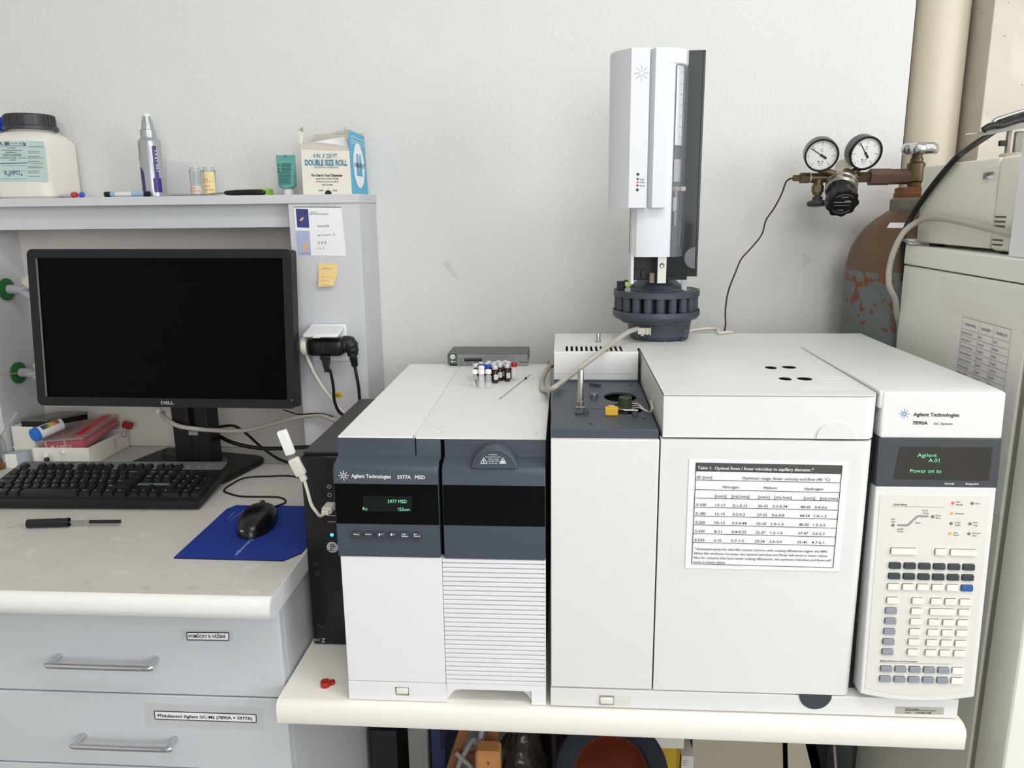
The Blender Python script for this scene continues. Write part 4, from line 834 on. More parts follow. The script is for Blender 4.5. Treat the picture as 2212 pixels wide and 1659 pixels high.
# the grey data lead from the turret base round to the back
cb = thing('data_cable', 'thick light grey data cable looping from the turret base over the detector', 'cable', Zp(1172,846,ZT))
pb = Yp(1410,712,AY-.062); c0 = V((pb.x, AY-.062, pb.z-.0025))
part('plug', MB().box(c0.x-.028,c0.x-.004,AY-.068,AY-.054,c0.z-.006,c0.z+.006,.0015).box(c0.x-.007,c0.x-.004,AY-.070,AY-.054,c0.z-.0068,c0.z+.0068,.001).box(c0.x-.013,c0.x-.010,AY-.070,AY-.054,c0.z-.0066,c0.z+.0066,.001).box(c0.x-.022,c0.x-.016,AY-.066,AY-.056,c0.z-.009,c0.z-.006,.0006), mat('plug_grey',(196,192,180),.5), cb)
path = [(c0.x-.026,AY-.061,c0.z),Yp(1376,711,-.325),Yp(1356,718,-.350),Yp(1326,739,-.385),Yp(1306,754,-.425),Yp(1290,766,-.452),Yp(1250,797,-.468),Yp(1216,823,-.474),Yp(1201,834.5,-.515),Yp(1189,841,-.510),Zp(1180,843,ZT+.0075),Zp(1173,842,ZT+.0055),Zp(1170.5,832,ZT+.0055),Zp(1172,820,ZT+.006),Yp(1178,805,-.335),Yp(1187,791,-.30),(-.0062,-.27,.430),(-.0065,-.20,.424),(-.012,-.155,.412),(-.02,-.15,.38),(-.02,-.15,.30)]
part('lead', MB().tube(path, .0046, 14, 7), CABLEG, cb)
ln = thing('gas_line', 'pale bent gas tube lying behind the turret on the chromatograph top', 'tube', (.27,-.22,ZR))
part('tube', MB().tube([(.255,-.225,ZR+.003),Zp(1500,713,ZR+.005),Zp(1535,710,ZR+.007),Zp(1551,713,ZR+.006),Zp(1553,719,ZR+.004),(.355,-.205,ZR+.001),(.355,-.195,ZR-.02)], .0028, 10), CABLEW, ln)
# ================================================================== gas cylinder, regulator, capillary
gx, gy = .717, -.117
cy = thing('gas_cylinder', 'tall grey gas cylinder with a brown shoulder and flaking rust behind the freezer', 'gas cylinder', (gx,gy,FLOOR))
m = MATS['gas_paint'] = bpy.data.materials.new('gas_paint'); m.use_nodes = True; nt = m.node_tree; N = nt.nodes; Lk = nt.links.new; bs_ = N['Principled BSDF']; bs_.inputs['Roughness'].default_value = .5
tc = N.new('ShaderNodeTexCoord'); sx = N.new('ShaderNodeSeparateXYZ'); Lk(tc.outputs['Object'], sx.inputs[0])
def nz(scale, det=4): n = N.new('ShaderNodeTexNoise'); n.inputs['Scale'].default_value = scale; n.inputs['Detail'].default_value = det; Lk(tc.outputs['Object'], n.inputs['Vector']); return n.outputs['Fac']
def mth(op, a, b=None): 
    n = N.new('ShaderNodeMath'); n.operation = op
    for i,v_ in enumerate((a,b)):
        if v_ is None: continue
        if isinstance(v_,(int,float)): n.inputs[i].default_value = v_
        else: Lk(v_, n.inputs[i])
    return n.outputs[0]
def mixc(f, a, b):
    n = N.new('ShaderNodeMix'); n.data_type = 'RGBA'; Lk(f, n.inputs[0])
    for i,c_ in ((6,a),(7,b)):
        if isinstance(c_, tuple): n.inputs[i].default_value = [s2l(q) for q in c_]+[1]
        else: Lk(c_, n.inputs[i])
    return n.outputs[2]
zs = .603-FLOOR                                          # where brown paint ends, above the cylinder's foot
hz = mth('ADD', sx.outputs['Z'], mth('MULTIPLY', nz(22), .012))
grey = mixc(nz(7), (92,100,98), (118,125,121))
band = mth('MULTIPLY', mth('LESS_THAN', mth('ABSOLUTE', mth('SUBTRACT', sx.outputs['Z'], zs-.055)), .062), mth('GREATER_THAN', nz(44,6), .565))
drip = mth('MULTIPLY', mth('GREATER_THAN', nz(34,5), .69), mth('LESS_THAN', sx.outputs['Z'], zs))
grey = mixc(mth('MAXIMUM', band, drip), grey, (120,68,44))
brown = mixc(nz(9), (98,74,52), (112,86,62))
Lk(mixc(mth('GREATER_THAN', hz, zs+.006), grey, brown), bs_.inputs['Base Color'])
part('vessel', MB().lathe([(.100,FLOOR),(.115,FLOOR+.012),(.115,.600),(.113,.625),(.107,.648),(.097,.668),(.083,.688),(.066,.704),(.052,.714),(.045,.720)], (gx,gy,0), n=64), m, cy)
part('neck_ring', MB().lathe([(.040,.716),(.0415,.722),(.0415,.742),(.036,.746)], (gx,gy,0), n=36), mat('neck_steel',(126,122,116),.6,.3,bump=.4,bscale=120,var=.15,vscale=40), cy)
part('cap_flange', MB().lathe([(.034,.744),(.036,.748),(.036,.754),(.0345,.756),(.0345,.764),(.030,.766)], (gx,gy,0), n=36), mat('rust_brown',(128,84,58),.6,.2,var=.2,vscale=60), cy)
lbm = MB(); vs = []
for i in range(7):
    a = R(-142+5*i)
    for r_,z in ((.0837,.688),(.0740,.698)): vs.append(V((gx+r_*math.cos(a), gy+r_*math.sin(a), z)))
lbm.v = vs; lbm.f = [(2*i,2*i+2,2*i+3,2*i+1) for i in range(6)]
part('paper_label', lbm, PAPER, cy)
lbm = MB()
for k,(z0_,z1_) in enumerate(((.634,.668),)):
    lbm.v = []; 
    for i in range(6):
        a = R(-118+8*i); lbm.v += [V((gx+.1125*math.cos(a),gy+.1125*math.sin(a),.634)),V((gx+.0995*math.cos(a),gy+.0995*math.sin(a),.668))]
    lbm.f = [(2*i,2*i+2,2*i+3,2*i+1) for i in range(5)]
part('hazard_label', lbm, mat('label_white',(232,232,230),.6,var=0), cy)
va_ = part('valve_body', MB().lathe([(.013,.764),(.013,.775),(.017,.778),(.017,.812),(.012,.815),(.012,.822),(.010,.823),(.010,.836)], (gx,gy,0), n=20).cyl((gx,gy,.787),(gx-.032,gy,.787),.011), BRASS, cy)
hw = []
for i in range(60):
    a = 2*PI*i/60; r_ = .0325+.0034*math.cos(6*a); hw.append((r_*math.cos(a), r_*math.sin(a)))
m = MB(); lv = [(.70,.829),(.92,.8305),(.99,.835),(1,.840),(.97,.846),(.84,.8505),(.55,.8515),(.2,.849)]; n_ = len(hw)
for k_,z_ in lv: m.v += [V((gx+.004+x*k_,gy+y*k_,z_)) for x,y in hw]
for j in range(len(lv)-1): m.f += [(j*n_+i,j*n_+(i+1)%n_,(j+1)*n_+(i+1)%n_,(j+1)*n_+i) for i in range(n_)]
m.f += [tuple(range(n_-1,-1,-1)), tuple(range((len(lv)-1)*n_, len(lv)*n_))]
part('hand_wheel', m, CHROME, va_, ang=60)
rg = thing('pressure_regulator', 'steel gas regulator with two round dials and a black adjusting knob on the cylinder valve', 'regulator', (.55,gy,.74))
ry = gy
q = lambda x,y,yy=ry: Yp(x,y,yy)
h0, h1 = q(1877,383), q(1962,383)
part('inlet_nut', MB().lathe([(.0165,0),(.0165,.040),(.0155,.041),(.0155,.078),(.013,.080)], (h0.x,ry,.787), (1,0,0), 6), BRONZE, rg)
part('inlet_stem', MB().cyl((.573,ry,.787),(h0.x+.002,ry,.787),.0085).cyl((h0.x-.022,ry,.787),(h0.x-.002,ry,.787),.0105,n=6), BRASS, rg)
bc = q(1818,395); DV = V((-.28,-.76,-.58)).normalized()     # the knob faces the room, tilted down
b0 = Yp(1813,441,-.180)-DV*.068
part('body', MB().lathe([(.0,-.066),(.012,-.066),(.0165,-.062),(.0165,-.030),(.020,-.028),(.021,-.020),(.020,-.018),(.029,-.012),(.0305,-.006),(.0305,.004),(.0285,.006),(.0295,.008),(.0305,.020),(.029,.022),(.026,.024),(0,.024)], b0, DV, 44), mat('regulator_steel',(172,166,152),.28,.9,var=.05), rg)
part('bonnet', MB().lathe([(.0265,.023),(.0250,.030),(.0235,.052),(0,.052)], b0, DV, 36), BLACKG, rg)
nb = []
for i in range(80):
    a = 2*PI*i/80; r_ = .0300+.0016*math.cos(9*a); nb.append((r_*math.cos(a), r_*math.sin(a)))
KFm = frame(b0+DV*.052, V((1,0,0)), DV.cross(V((1,0,0)))*1)
KFm = frame(b0+DV*.046, V((1,0,0)), V((0,-.60,.80)) if False else (V((0,0,1))-DV*DV.z))
kb = part('adjusting_knob', MB().prism(nb, 0, .022, KFm, .0025), BLACKG, rg)
m = MB(); 
def kpt(u,v): return KFm @ V((u,v,.0222))
ku, kn = V((0,0,1))-DV*DV.z, DV
m.text('HIGH', kpt(0,.0135), (1,0,0), ku, .0040, .0135, .5, .01).text('LOW', kpt(-.001,-.0165), (1,0,0), ku, .0040, .0115, .5, .01)
for s in (1,-1):
    for i in range(6):
        a0, a1 = R(90-48+16*i), R(90-48+16*(i+1)); m.strip(kpt(.0215*math.cos(a0),s*.0215*math.sin(a0)), kpt(.0215*math.cos(a1),s*.0215*math.sin(a1)), .0010, kn)
m.strip(kpt(-.018,.004),kpt(.014,.004),.0022,kn).strip(kpt(.002,.0065),kpt(.014,.0065),.002,kn).strip(kpt(-.016,-.003),kpt(.014,-.003),.0010,kn)
part('knob_lettering', m, mat('silver_print',(165,165,165),.5,var=0), kb)
GF = mat('dial_face',(236,236,232),.5,var=.01)
for (px_,py_,rp,yaw_,ang) in ((1775,336,36.5,-8,146),(1871,331.5,37.5,8,128)):
    c = q(px_,py_,ry-.035); r_ = rp*(q(px_+50,py_,ry-.035)-q(px_,py_,ry-.035)).length/50
    d = V((math.sin(R(yaw_))*1, -.94, -.30)).normalized()
    g = part('gauge', MB().lathe([(0,-.026),(r_*.9,-.026),(r_,-.023),(r_,-.002),(r_*.985,.001),(r_*.90,.001),(r_*.885,-.003),(0,-.003)], c, d, 48), mat('gauge_case',(96,100,104),.25,.5), rg)
    part('bezel_ring', MB().lathe([(r_*.88,.0005),(r_*.90,.0016),(r_*.97,.0016),(r_*1.0,.000),(r_*1.0,-.003),(r_*.88,-.003)], c, d, 48), BLACKG, g)
    part('dial_face', MB().lathe([(0,-.0031),(r_*.885,-.0031),(r_*.885,-.0026),(0,-.0026)], c, d, 48), GF, g)
    gu = (V((0,0,1))-d*d.z).normalized(); gr = gu.cross(d).normalized(); o_ = c-d*.0024
    pt = lambda rr,a: o_+gr*rr*math.cos(a)+gu*rr*math.sin(a)
    m = MB(); A_ = R(ang); m.strip(pt(r_*.76,A_),pt(r_*.28,A_+PI),.0016,d,.0006).disc(o_,r_*.085,d,.0008,14).strip(pt(r_*.10,A_+PI),pt(r_*.36,A_+PI),.0042,d,.0007)
    part('needle', m, INK, g)
    m = MB()
    for i in range(31):
        a = R(230-280*i/30); m.strip(pt(r_*(.72 if i%5==0 else .76),a),pt(r_*.80,a),.0007 if i%5 else .0011,d)
    for i in range(7):
        a = R(230-280*i/6); m.text(str((0,5,10,15,20,25,30)[i] if px_<1800 else (0,50,100,150,200,250,315)[i]), pt(r_*.62,a)-gu*.001, gr, gu, .0021, None, .5, 0)
    m.text('bar', o_+gu*r_*.34, gr, gu, .0026, None, .5, 0).text('MPa', o_+gu*r_*.22, gr, gu, .002, None, .5, 0)
    m.text('EN 837-1', o_-gu*r_*.52, gr, gu, .002, .010, .5, 0).text('KL 2.5', o_-gu*r_*.64, gr, gu, .0018, .007, .5, 0)
    m.disc(o_-gu*r_*.38-gr*.004,.0014,d,seg=10).disc(o_-gu*r_*.38+gr*.003,.0012,d,seg=10)
    part('dial_print', m, INK, g)
    part('gauge_stem', MB().cyl(c-d*.012-gu*r_*.95, b0+V((.012*(1 if px_>1800 else -1),-.006,.018)), .0065), BRASS, g)
vb_ = b0+V((-.028,-.006,-.008))
tz = q(1770,384).z; 
part('outlet_tee', MB().cyl((b0.x-.026,ry,tz),(q(1751,384).x,ry,tz),.0098).cyl((q(1768,384).x,ry,tz),(q(1768,384).x,ry,tz-.034),.0095).lathe([(.008,0),(.0115,.001),(.0115,.014),(.009,.016)], (q(1768,384).x,ry,tz-.014), (0,0,-1), 6), BRASS, rg)
part('outlet_nut', MB().cyl((q(1728,385).x,ry,tz),(q(1748,385).x,ry,tz),.0105,n=6).cyl((q(1713,386).x,ry,tz),(q(1729,386).x,ry,tz),.0062,n=6), BRASS, rg)
part('thread_tape', MB().cyl((q(1747,385).x,ry,tz),(q(1753,385).x,ry,tz),.0082), CAPW, rg)
wz = q(1764,437).z; wx = q(1764,437).x
part('outlet_valve_knob', MB().lathe([(.006,.02),(.006,.012),(.010,.010),(.010,.004),(.018,.002),(.020,-.001),(.020,-.005),(.017,-.0075),(0,-.009)], (wx,ry-.004,wz), (0,.12,1), 28), mat('knob_dark_grey',(58,54,56),.5), rg)
ct = solo('gas_capillary', MB().tube([(q(1714,386).x,ry,tz),Yp(1705,387,-.112),Yp(1697,395,-.108),Yp(1688,420,-.10),Yp(1672,450,-.095),Yp(1655,475,-.09),Yp(1648,500,-.09),Yp(1640,515,-.09),Yp(1617,542,-.10),Yp(1601,560,-.11),Yp(1588,590,-.13),Yp(1573,630,-.16),Yp(1567,670,-.18),Yp(1567.5,700,-.195),(Yp(1565,720,-.200).x,-.200,ZR),(Yp(1565,720,-.200).x,-.1995,.40)], .0017, 8), mat('capillary_brown',(66,48,44),.4,.3), 'thin dark copper capillary running from the regulator down behind the chromatograph', 'tube')
# ================================================================== freezer and what stands on it
FX = .660; FT = .6567; FB, FF = -.243, -.660
fz = thing('freezer', 'white chest high freezer at the right with a list on its side', 'freezer', (1.0,-.45,FLOOR))
part('cabinet', MB().box(FX,1.30,FF,FB,FLOOR+.03,FT-.036,.002), FREEZ, fz)
part('top', MB().box(FX-.0015,1.30,FF-.09,FB,FT-.034,FT,.003), FREEZ, fz)
part('gasket', MB().box(FX+.004,1.29,FF-.014,FF,FLOOR+.06,FT-.04), mat('gasket_grey',(150,146,138),.7), fz)
part('door', MB().box(FX,1.30,FF-.088,FF-.014,FLOOR+.05,FT-.038,.006,3), FREEZ, fz)
part('plinth', MB().box(FX+.02,1.28,FF,FB,FLOOR,FLOOR+.03), RUBBER, fz)
ls = thing('printed_list', 'white printed list in three columns taped to the freezer side', 'paper', (FX,-.55,.29))
xp = lambda x,y: Xp(x,y,FX-.0005)
c8 = lambda x,y: (1980+x/4.879, 560+y/4.879)
A = [xp(*c8(385,400)), xp(*c8(1160,585))]
yl, yr = A[0].y, A[0].y-.213
LF = Matrix(((0,0,-1,FX-.0006),(-1,0,0,yl),(0,1,0,A[0].z),(0,0,0,1)))
part('sheet', MB().box(0,.213,-.300,0,-.0003,.0003,M=LF), mat('list_paper',(240,237,233),.75,var=.01), ls)
part('tape', MB().box(-.045,.24,-.028,.030,.0005,.0008,M=LF), CLEAR, ls)
t0 = xp(*c8(497,603)); ux, uz = -(t0.y-yl), t0.z-A[0].z
tw = -(xp(*c8(1010,742)).y-t0.y); cw = (0,.37,.67,1.0)
m = MB(); rh = .0108
nr = 20; LP = lambda u,v: LF @ V((u,v,.0009))
heads = ('VONOAŤKOVÝ PETROLEJ','FLAKONSKY','PONOŘENÉ LÁTKY')
ca = ('Kyselina benzoová','Kyselina glutová','Kyselina o-hydroxová','Kyselina m-hydroxová','Kyselina p-hydroxová','Kyselina vanilová','Kyselina gallová','Kyselina protokatechová','Kyselina chlorogenová','Kyselina kávová','Kyselina skořicová','Kyselina ferulová','Kyselina sinapová','Kyselina ellagová')
cb_ = ('Rutin','Kvercetin','Naringenin','Hesperidin','Kamferol','Apigenin','Luteolin','Naringin','Morin','Myricetin','Chlorogen','Katechin','Rutin','Ursolová')
cc_ = ('Kofein','Echinacin','Vanilin','Skopolin','Teobromin','Eskulin','Purpurin','Puerarin','Fisetin','Aesculin','Thymol','Eugenol','Guajakol','Menthol')
for i in range(nr+1):
    v_ = uz-(0 if i==0 else .019+(i-1)*rh); m.strip(LP(ux,v_),LP(ux+tw,v_),.0005,LN)
for f in cw: m.strip(LP(ux+tw*f,uz),LP(ux+tw*f,uz-.019-(nr-1)*rh),.0005,LN)
part('ruled_lines', m, GREYINK, ls)
m = MB()
for j,hh_ in enumerate(heads): m.text(hh_, LP(ux+tw*(cw[j]+cw[j+1])/2,uz-.0125), (0,-1,0), (0,0,1), .0038, tw*(cw[j+1]-cw[j])*.66, .5, .02)
for j,cl in enumerate((ca,cb_,cc_)):
    for i,t_ in enumerate(cl): m.text(t_, LP(ux+tw*cw[j]+.002,uz-.019-i*rh-.0075), (0,-1,0), (0,0,1), .0042, len(t_)*.0019, 0, .005)
part('list_lettering', m, GREYINK, ls)
# putty instrument box on the freezer
bx = thing('instrument_box', 'putty coloured metal instrument box standing on the freezer', 'laboratory instrument', (.85,-.34,FT))
BX = .686; by0, by1 = -.223, -.487; z0b = FT+.0060
zr0, zr1 = Xp(1987,360,BX).z, .8035
part('side_panel', MB().box(BX,1.02,by1+.001,by0,z0b,zr1-.0015,.004,3), BOXG, bx)
part('front_frame', MB().box(BX-.001,1.02,by1-.060,by1-.0015,z0b-.002,zr1,.008,3), BOXG, bx)
m = MB()
for i,z in enumerate((.713,.706,.699,.692,.678,.671)): m.box(BX-.0016,BX+.001,by1-.040,by1-.010,z-.0018,z+.0008)
part('vent_slots', m, mat('vent_dark',(96,90,80),.7), bx)
for y in (by0-.05,by1-.03):
    for x in (BX+.018,.98): part('rubber_foot', MB().cyl((x,y,FT),(x,y,z0b+.001),.014), RUBBER, bx)
xq = lambda x,y: Xp(x,y,BX-.0004)
c6 = lambda x,y: (1880+x/3.949, y/3.949)
t = MB().quad(xq(*c6(942,1590)),xq(*c6(1100,1548)),xq(*c6(1115,1415)),xq(*c6(950,1435)),th=.0003,n=LN); part('label_tape', t, CLEAR, bx)
m = MB().quad(xq(*c6(965,1540))+LN*.0004,xq(*c6(1060,1518))+LN*.0004,xq(*c6(1065,1462))+LN*.0004,xq(*c6(970,1478))+LN*.0004,th=.0003,n=LN); part('inventory_label', m, PAPER, bx)
m = MB(); xl_ = lambda x,y: xq(x,y)+LN*.0008; m.tpx('CHROMSERVIS', c6(966,1505), c6(1056,1492), 4, xl_, LN, .02).tpx('HPLC2', c6(966,1531), c6(1008,1524), 4, xl_, LN, .02); part('label_lettering', m, INK, bx)
wb = solo('white_carton', MB().box(Zp(2176,555,FT).x,.93,-.725,Zp(2176,555,FT).y,FT,.838,.003), mat('carton_white',(240,238,240),.6,var=.01), 'plain white carton at the front of the freezer top', 'box')
cbk = thing('power_cable', 'black power cable draped over the putty box down behind the freezer', 'cable', (.66,-.26,FT))
part('lead', MB().tube([(.95,-.40,.94),Yp(2250,226,-.36),Yp(2212,247,-.34),Yp(2160,276,-.33),Yp(2105,312,-.34),Yp(2085,326,-.352),Xp(2065,342,BX-.006),Xp(2030,382,BX-.0065),Xp(1998,424,BX-.0065),Yp(1968,470,-.222),Yp(1953,503,-.2315),Yp(1950,522,-.2318),(.664,-.2320,.63),(.667,-.2322,.59)], .0052, 12), CABLEB, cbk)
hs = thing('grey_hose', 'grey flexible hose arching across the putty box and down beside the cylinder', 'hose', (.64,-.26,.52))
part('hose', MB().tube([Xp(2190,508,BX-.010),Xp(2150,497,BX-.010),Xp(2110,487,BX-.010),Xp(2060,476,BX-.011),Xp(2015,471,BX-.012),Yp(1985,478,-.262),Yp(1955,499,-.258),Yp(1934,535,-.255),Yp(1922,575,-.252),Yp(1920,610,-.256),Yp(1926,630,-.256),Yp(1934,648,-.250),(.6585,-.2375,.525),(.668,-.2315,.50),(.671,-.2315,.45)], .0054, 14), CABLEG, hs)
cp = solo('bent_foil_clip', MB().tube([Yp(1953,518,-.252),Yp(1962,525,-.25),Yp(1980,527,-.255),Yp(1990,524,-.26)], [.003,.0035,.0025,.0015], 8), STEEL, 'small crumpled metal clip at the freezer top corner', 'clip')
# clamp stand parts heaped on the putty box
zz = zr1
cs = thing('burette_clamp', 'grey metal clamp with a flat arm and round foot standing on the putty box', 'clamp', (.80,-.38,zz))
GM = mat('cast_grey_metal',(136,132,126),.4,.5)
px3 = lambda x,y,yy=-.38: Yp(x,y,yy)
f0 = px3(2192,333)
part('foot', MB().lathe([(.026,0),(.027,.002),(.027,.008),(.024,.010)], (f0.x,-.39,zz), n=30), mat('foot_putty',(196,190,172),.5), cs)
a = px3(2172,284,-.39); b_ = px3(2176,322,-.39)
part('post', MB().box(b_.x-.003,b_.x+.003,-.394,-.386,zz+.008,a.z+.004,.001).box(b_.x+.010,b_.x+.024,-.392,-.384,zz+.008,a.z,.002), GM, cs)
e0, e1 = px3(2085,291,-.40), px3(2230,268,-.40)
part('flat_arm', MB().quad(e0+V((.02,0,-.0035)),e1+V((0,0,-.004)),e1+V((0,0,.004)),px3(2124,279,-.40)+V((0,0,.003)),th=.003), GM, cs)
part('rod', MB().cyl(px3(2085,291,-.405),px3(2140,283,-.405),.0014), STEEL, cs)
part('thumb_screw', MB().box(b_.x-.014,b_.x-.004,-.394,-.386,px3(2165,309,-.39).z-.005,px3(2165,309,-.39).z+.004,.001), BLACK, cs)
j = thing('clamp_jaw', 'shiny curved clamp jaw lying under the black cables at the right', 'clamp', px3(2180,262))
part('jaw', MB().tube([px3(2210,240,-.39),px3(2172,252,-.39),px3(2149,262,-.39),px3(2152,268,-.39),px3(2180,264,-.39),px3(2225,262,-.39)], [.0035,.0045,.004,.0035], 10), STEEL, j)
j = thing('power_cable', 'coil of black cables lying over the clamp on the putty box', 'cable', px3(2200,258,-.36))
part('lead', MB().tube([px3(2124,281,-.415),px3(2140,272,-.415),px3(2165,270,-.41),px3(2190,262,-.405),px3(2230,250,-.40)], .0052, 10).tube([px3(2160,266,-.405),px3(2190,258,-.40),px3(2235,262,-.39)], .0055, 10), CABLEB, j)
# ================================================================== monitor
mo = thing('monitor', 'black widescreen computer monitor, switched off, on the desk', 'monitor', (-.82,-.16,DT))
MM = Matrix.Translation((-.8068,-.256,.339)) @ Matrix.Rotation(R(.45),4,'Y') @ Matrix.Rotation(R(-5.4),4,'X')
w2, hh = .2765, .3235
BEZ = mat('monitor_black', (15,16,18), .5, bump=.06, bscale=800, var=.05)
out = rrect(-w2,w2,0,hh,.012); inn = [(-w2+.018,.0185),(w2-.018,.0185),(w2-.018,hh-.018),(-w2+.018,hh-.018)]
part('bezel', MB().plate(out, [inn], 0, .016, MM @ Matrix(((1,0,0,0),(0,0,-1,.008),(0,1,0,0),(0,0,0,1)))), BEZ, mo)
part('screen', MB().box(-w2+.015,w2-.015,-.0035,.004,.016,hh-.016,M=MM), SCREEN, mo)
part('edge_reflection', MB().box(-w2+.018,-w2+.0192,-.0075,-.003,.019,hh-.0185,M=MM), mat('edge_grey',(120,122,126),.3), mo)  # pale strip paints the reflection along the bezel's inner edge
part('rear_shell', MB().box(-w2+.001,w2-.001,.007,.030,.001,hh-.001,.004,M=MM).box(-.19,.19,.030,.055,.04,hh-.04,.012,M=MM), BEZ, mo)
m = MB(); f_ = lambda x,y: Yp(x,y,-.2645)
m.text('DELL', MM @ V((-.0085,-.0083,.0062)), MM.to_3x3() @ V((1,0,0)), MM.to_3x3() @ V((0,0,1)), .0062, .027, 0, .03); part('lettering', m, mat('badge_silver',(190,192,196),.3,.5,var=0), mo)
part('power_button', MB().box(w2-.0095,w2-.0065,-.0090,-.007,.0165,.0195,M=MM), mat('edge_grey',(120,122,126),.3), mo)
nx0, nx1 = -.8275, -.7490
part('neck', MB().prism([(-.2045,DT+.012),(-.2085,.40),(-.150,.40),(-.150,DT+.012)][::-1], nx0,-.7895, YX,.002).prism([(-.2045,DT+.012),(-.2085,.40),(-.150,.40),(-.150,DT+.012)][::-1], -.7765,nx1, YX,.002).box(-.7895,-.7765,-.2040,-.150,DT+.012,.268,.001), BEZ, mo)
part('cable_clip', MB().box(-.793,-.772,-.2075,-.203,.262,.272,.001), mat('clip_grey',(150,150,146),.5), mo)
Mb_ = Matrix.Translation((-.815,-.166,DT)) @ Matrix.Rotation(R(-14),4,'Z')
part('stand_base', MB().prism(rrect(-.142,.142,-.088,.092,.035), .0005, .013, Mb_, .004), BEZ, mo)
part('swivel_disc', MB().cyl((-.788,-.178,DT+.013),(-.788,-.178,DT+.0165),.058,n=40), mat('swivel_grey',(74,76,80),.5), mo)
vc = thing('video_cable', 'grey video cable hanging from the monitor back to the tower', 'cable', (-.70,-.19,DT+.09))
part('connector', MB().tube([Yp(342,887,-.19),Yp(352,894,-.19)], .008, 12), CAPW, vc)
part('lead', MB().tube([Yp(345,888,-.19),Yp(360,905,-.21),Yp(385,920,-.217),Yp(420,926,-.217),Yp(455,929,-.20),Yp(500,931,-.18),Yp(540,928,-.17),Yp(590,915,-.165),Yp(650,900,-.163),Yp(690,897,-.165),Yp(725,908,-.18),(-.425,-.19,.29)], .0050, 12), CABLEG, vc)
kc_ = thing('monitor_power_cable', 'black power cable drooping from the monitor foot toward the tower', 'cable', (-.64,-.10,DT))
part('lead', MB().tube([Yp(455,928,-.146),Yp(470,940,-.15),Yp(505,957,-.165),Yp(560,968,-.165),Yp(620,968,-.168),Yp(662,966,-.172),Yp(720,966,-.18)], .0045, 10), CABLEB, kc_)
kc_ = thing('signal_cable', 'thinner black cable curving from the monitor neck over the desk', 'cable', (-.66,-.14,DT))
part('lead', MB().tube([Yp(458,928,-.142),Yp(475,922,-.142),Yp(505,920,-.14),Yp(530,935,-.12),Yp(565,966,-.10),Zp(600,990,DT+.005),Zp(640,1004,DT+.004),(-.428,-.26,DT+.004)], .0030, 10), CABLEB, kc_)
fc = thing('speaker_wire', 'thin black wire curving round the foot of the monitor', 'cable', (-.83,-.14,DT+.02))
part('lead', MB().tube([Yp(365,967,-.185),Zp(356,972,DT+.0190),Zp(350,979,DT+.0190),Zp(372,986,DT+.0190),Zp(390,991,DT+.0190),Zp(398,997,DT+.0190)], .0018, 8), CABLEB, fc)
fc = thing('thin_wire', 'thin dark wire hanging below the lower right corner of the monitor', 'cable', Yp(640,894,-.165))
part('lead', MB().tube([Yp(612,885,-.168),Yp(640,894,-.166),Yp(656,895,-.166),Yp(690,893,-.167),Yp(720,900,-.172)], .0015, 8), CABLEB, fc)
# ================================================================== keyboard
KZ = R(1.4); TILT = R(9.2); KD, KWD = .167, .452
fr_ = Zp(430,1100,DT+.0030)
Mk = Matrix.Translation(fr_) @ Matrix.Rotation(KZ,4,'Z')
kb = thing('keyboard', 'black desktop keyboard with a silver strip above the function keys', 'keyboard', (fr_.x-.22, fr_.y+.08, DT))
KBB = mat('keyboard_black',(17,18,21),.45,bump=.05,bscale=700,var=.04); KBK = mat('keycap_black',(23,25,28),.38,var=.05)
M1 = Mk @ Matrix.Rotation(TILT,4,'X')        # local: x to the left is negative, y to the back along the deck, z up from the deck
h0 = .015
part('case', MB().prism([(0,0),(0,h0*.93),(.003,h0),(KD-.003,h0),(KD,h0-.003),(KD,-.004),(KD*.9,-.006),(.03,-.002)][::-1], -KWD, 0, M1 @ YX, .0018), KBB, kb)
part('key_well', MB().box(-KWD+.008,-.008,.020,.130,h0-.0005,h0+.0003,M=M1), mat('well_black',(14,14,15),.6), kb)
part('silver_strip', MB().prism(rrect(-KWD+.004,-.004,.131,KD-.002,.006), h0-.001, h0+.0015, M1, .0006), mat('keyboard_silver',(124,126,127),.4,.4), kb)
part('rear_foot', MB().box(-.21,-.17,KD-.025,KD-.018,-.0215,-.004,.002,M=M1), KBB, kb)
part('rear_foot', MB().box(-KWD+.02,-KWD+.06,KD-.025,KD-.018,-.0215,-.004,.002,M=M1), KBB, kb)
for x in (-.078,-.058,-.038): part('indicator', MB().lathe([(.0011,0),(.0008,.0006),(0,.0007)], M1 @ V((x,.140,h0+.0015)), M1.to_3x3() @ V((0,0,1)), 10), WHITEINK, kb)
U = .01905; KM_ = {}; Mrel = W[kb.name].inverted() @ M1
legend = MB()
def key(x, y, wu=1, hu=1, t_=None):
    k = (wu, hu)
    if k not in KM_:
        a, b = wu*U/2-.0006, hu*U/2-.0006; q = MB(); i_ = .0032
        q.v = [V(p) for p in ((-a,-b,0),(a,-b,0),(a,b,0),(-a,b,0),(-a+i_,-b+.0028,.0085),(a-i_,-b+.0028,.0085),(a-i_,b-.0015,.0095),(-a+i_,b-.0015,.0095))]
        q.f = [(3,2,1,0),(4,5,6,7),(0,1,5,4),(1,2,6,5),(2,3,7,6),(3,0,4,7)]; KM_[k] = q.mesh('key', KBK, 20)
    inst('key', KM_[k], kb, Mrel @ Matrix.Translation((x,y,h0)))
    if t_: 
        L_ = M1 @ Matrix.Translation((x,y,h0)) ; n_ = M1.to_3x3()
        legend.text(t_, L_ @ V((-wu*U/2+.0045,.0012,.0093)), n_ @ V((1,0,0)), n_ @ V((0,1,.055)), .0034 if len(t_)<2 else .0020, None if len(t_)<2 else min(len(t_)*.0016,wu*U-.009), 0, .02, .0004)
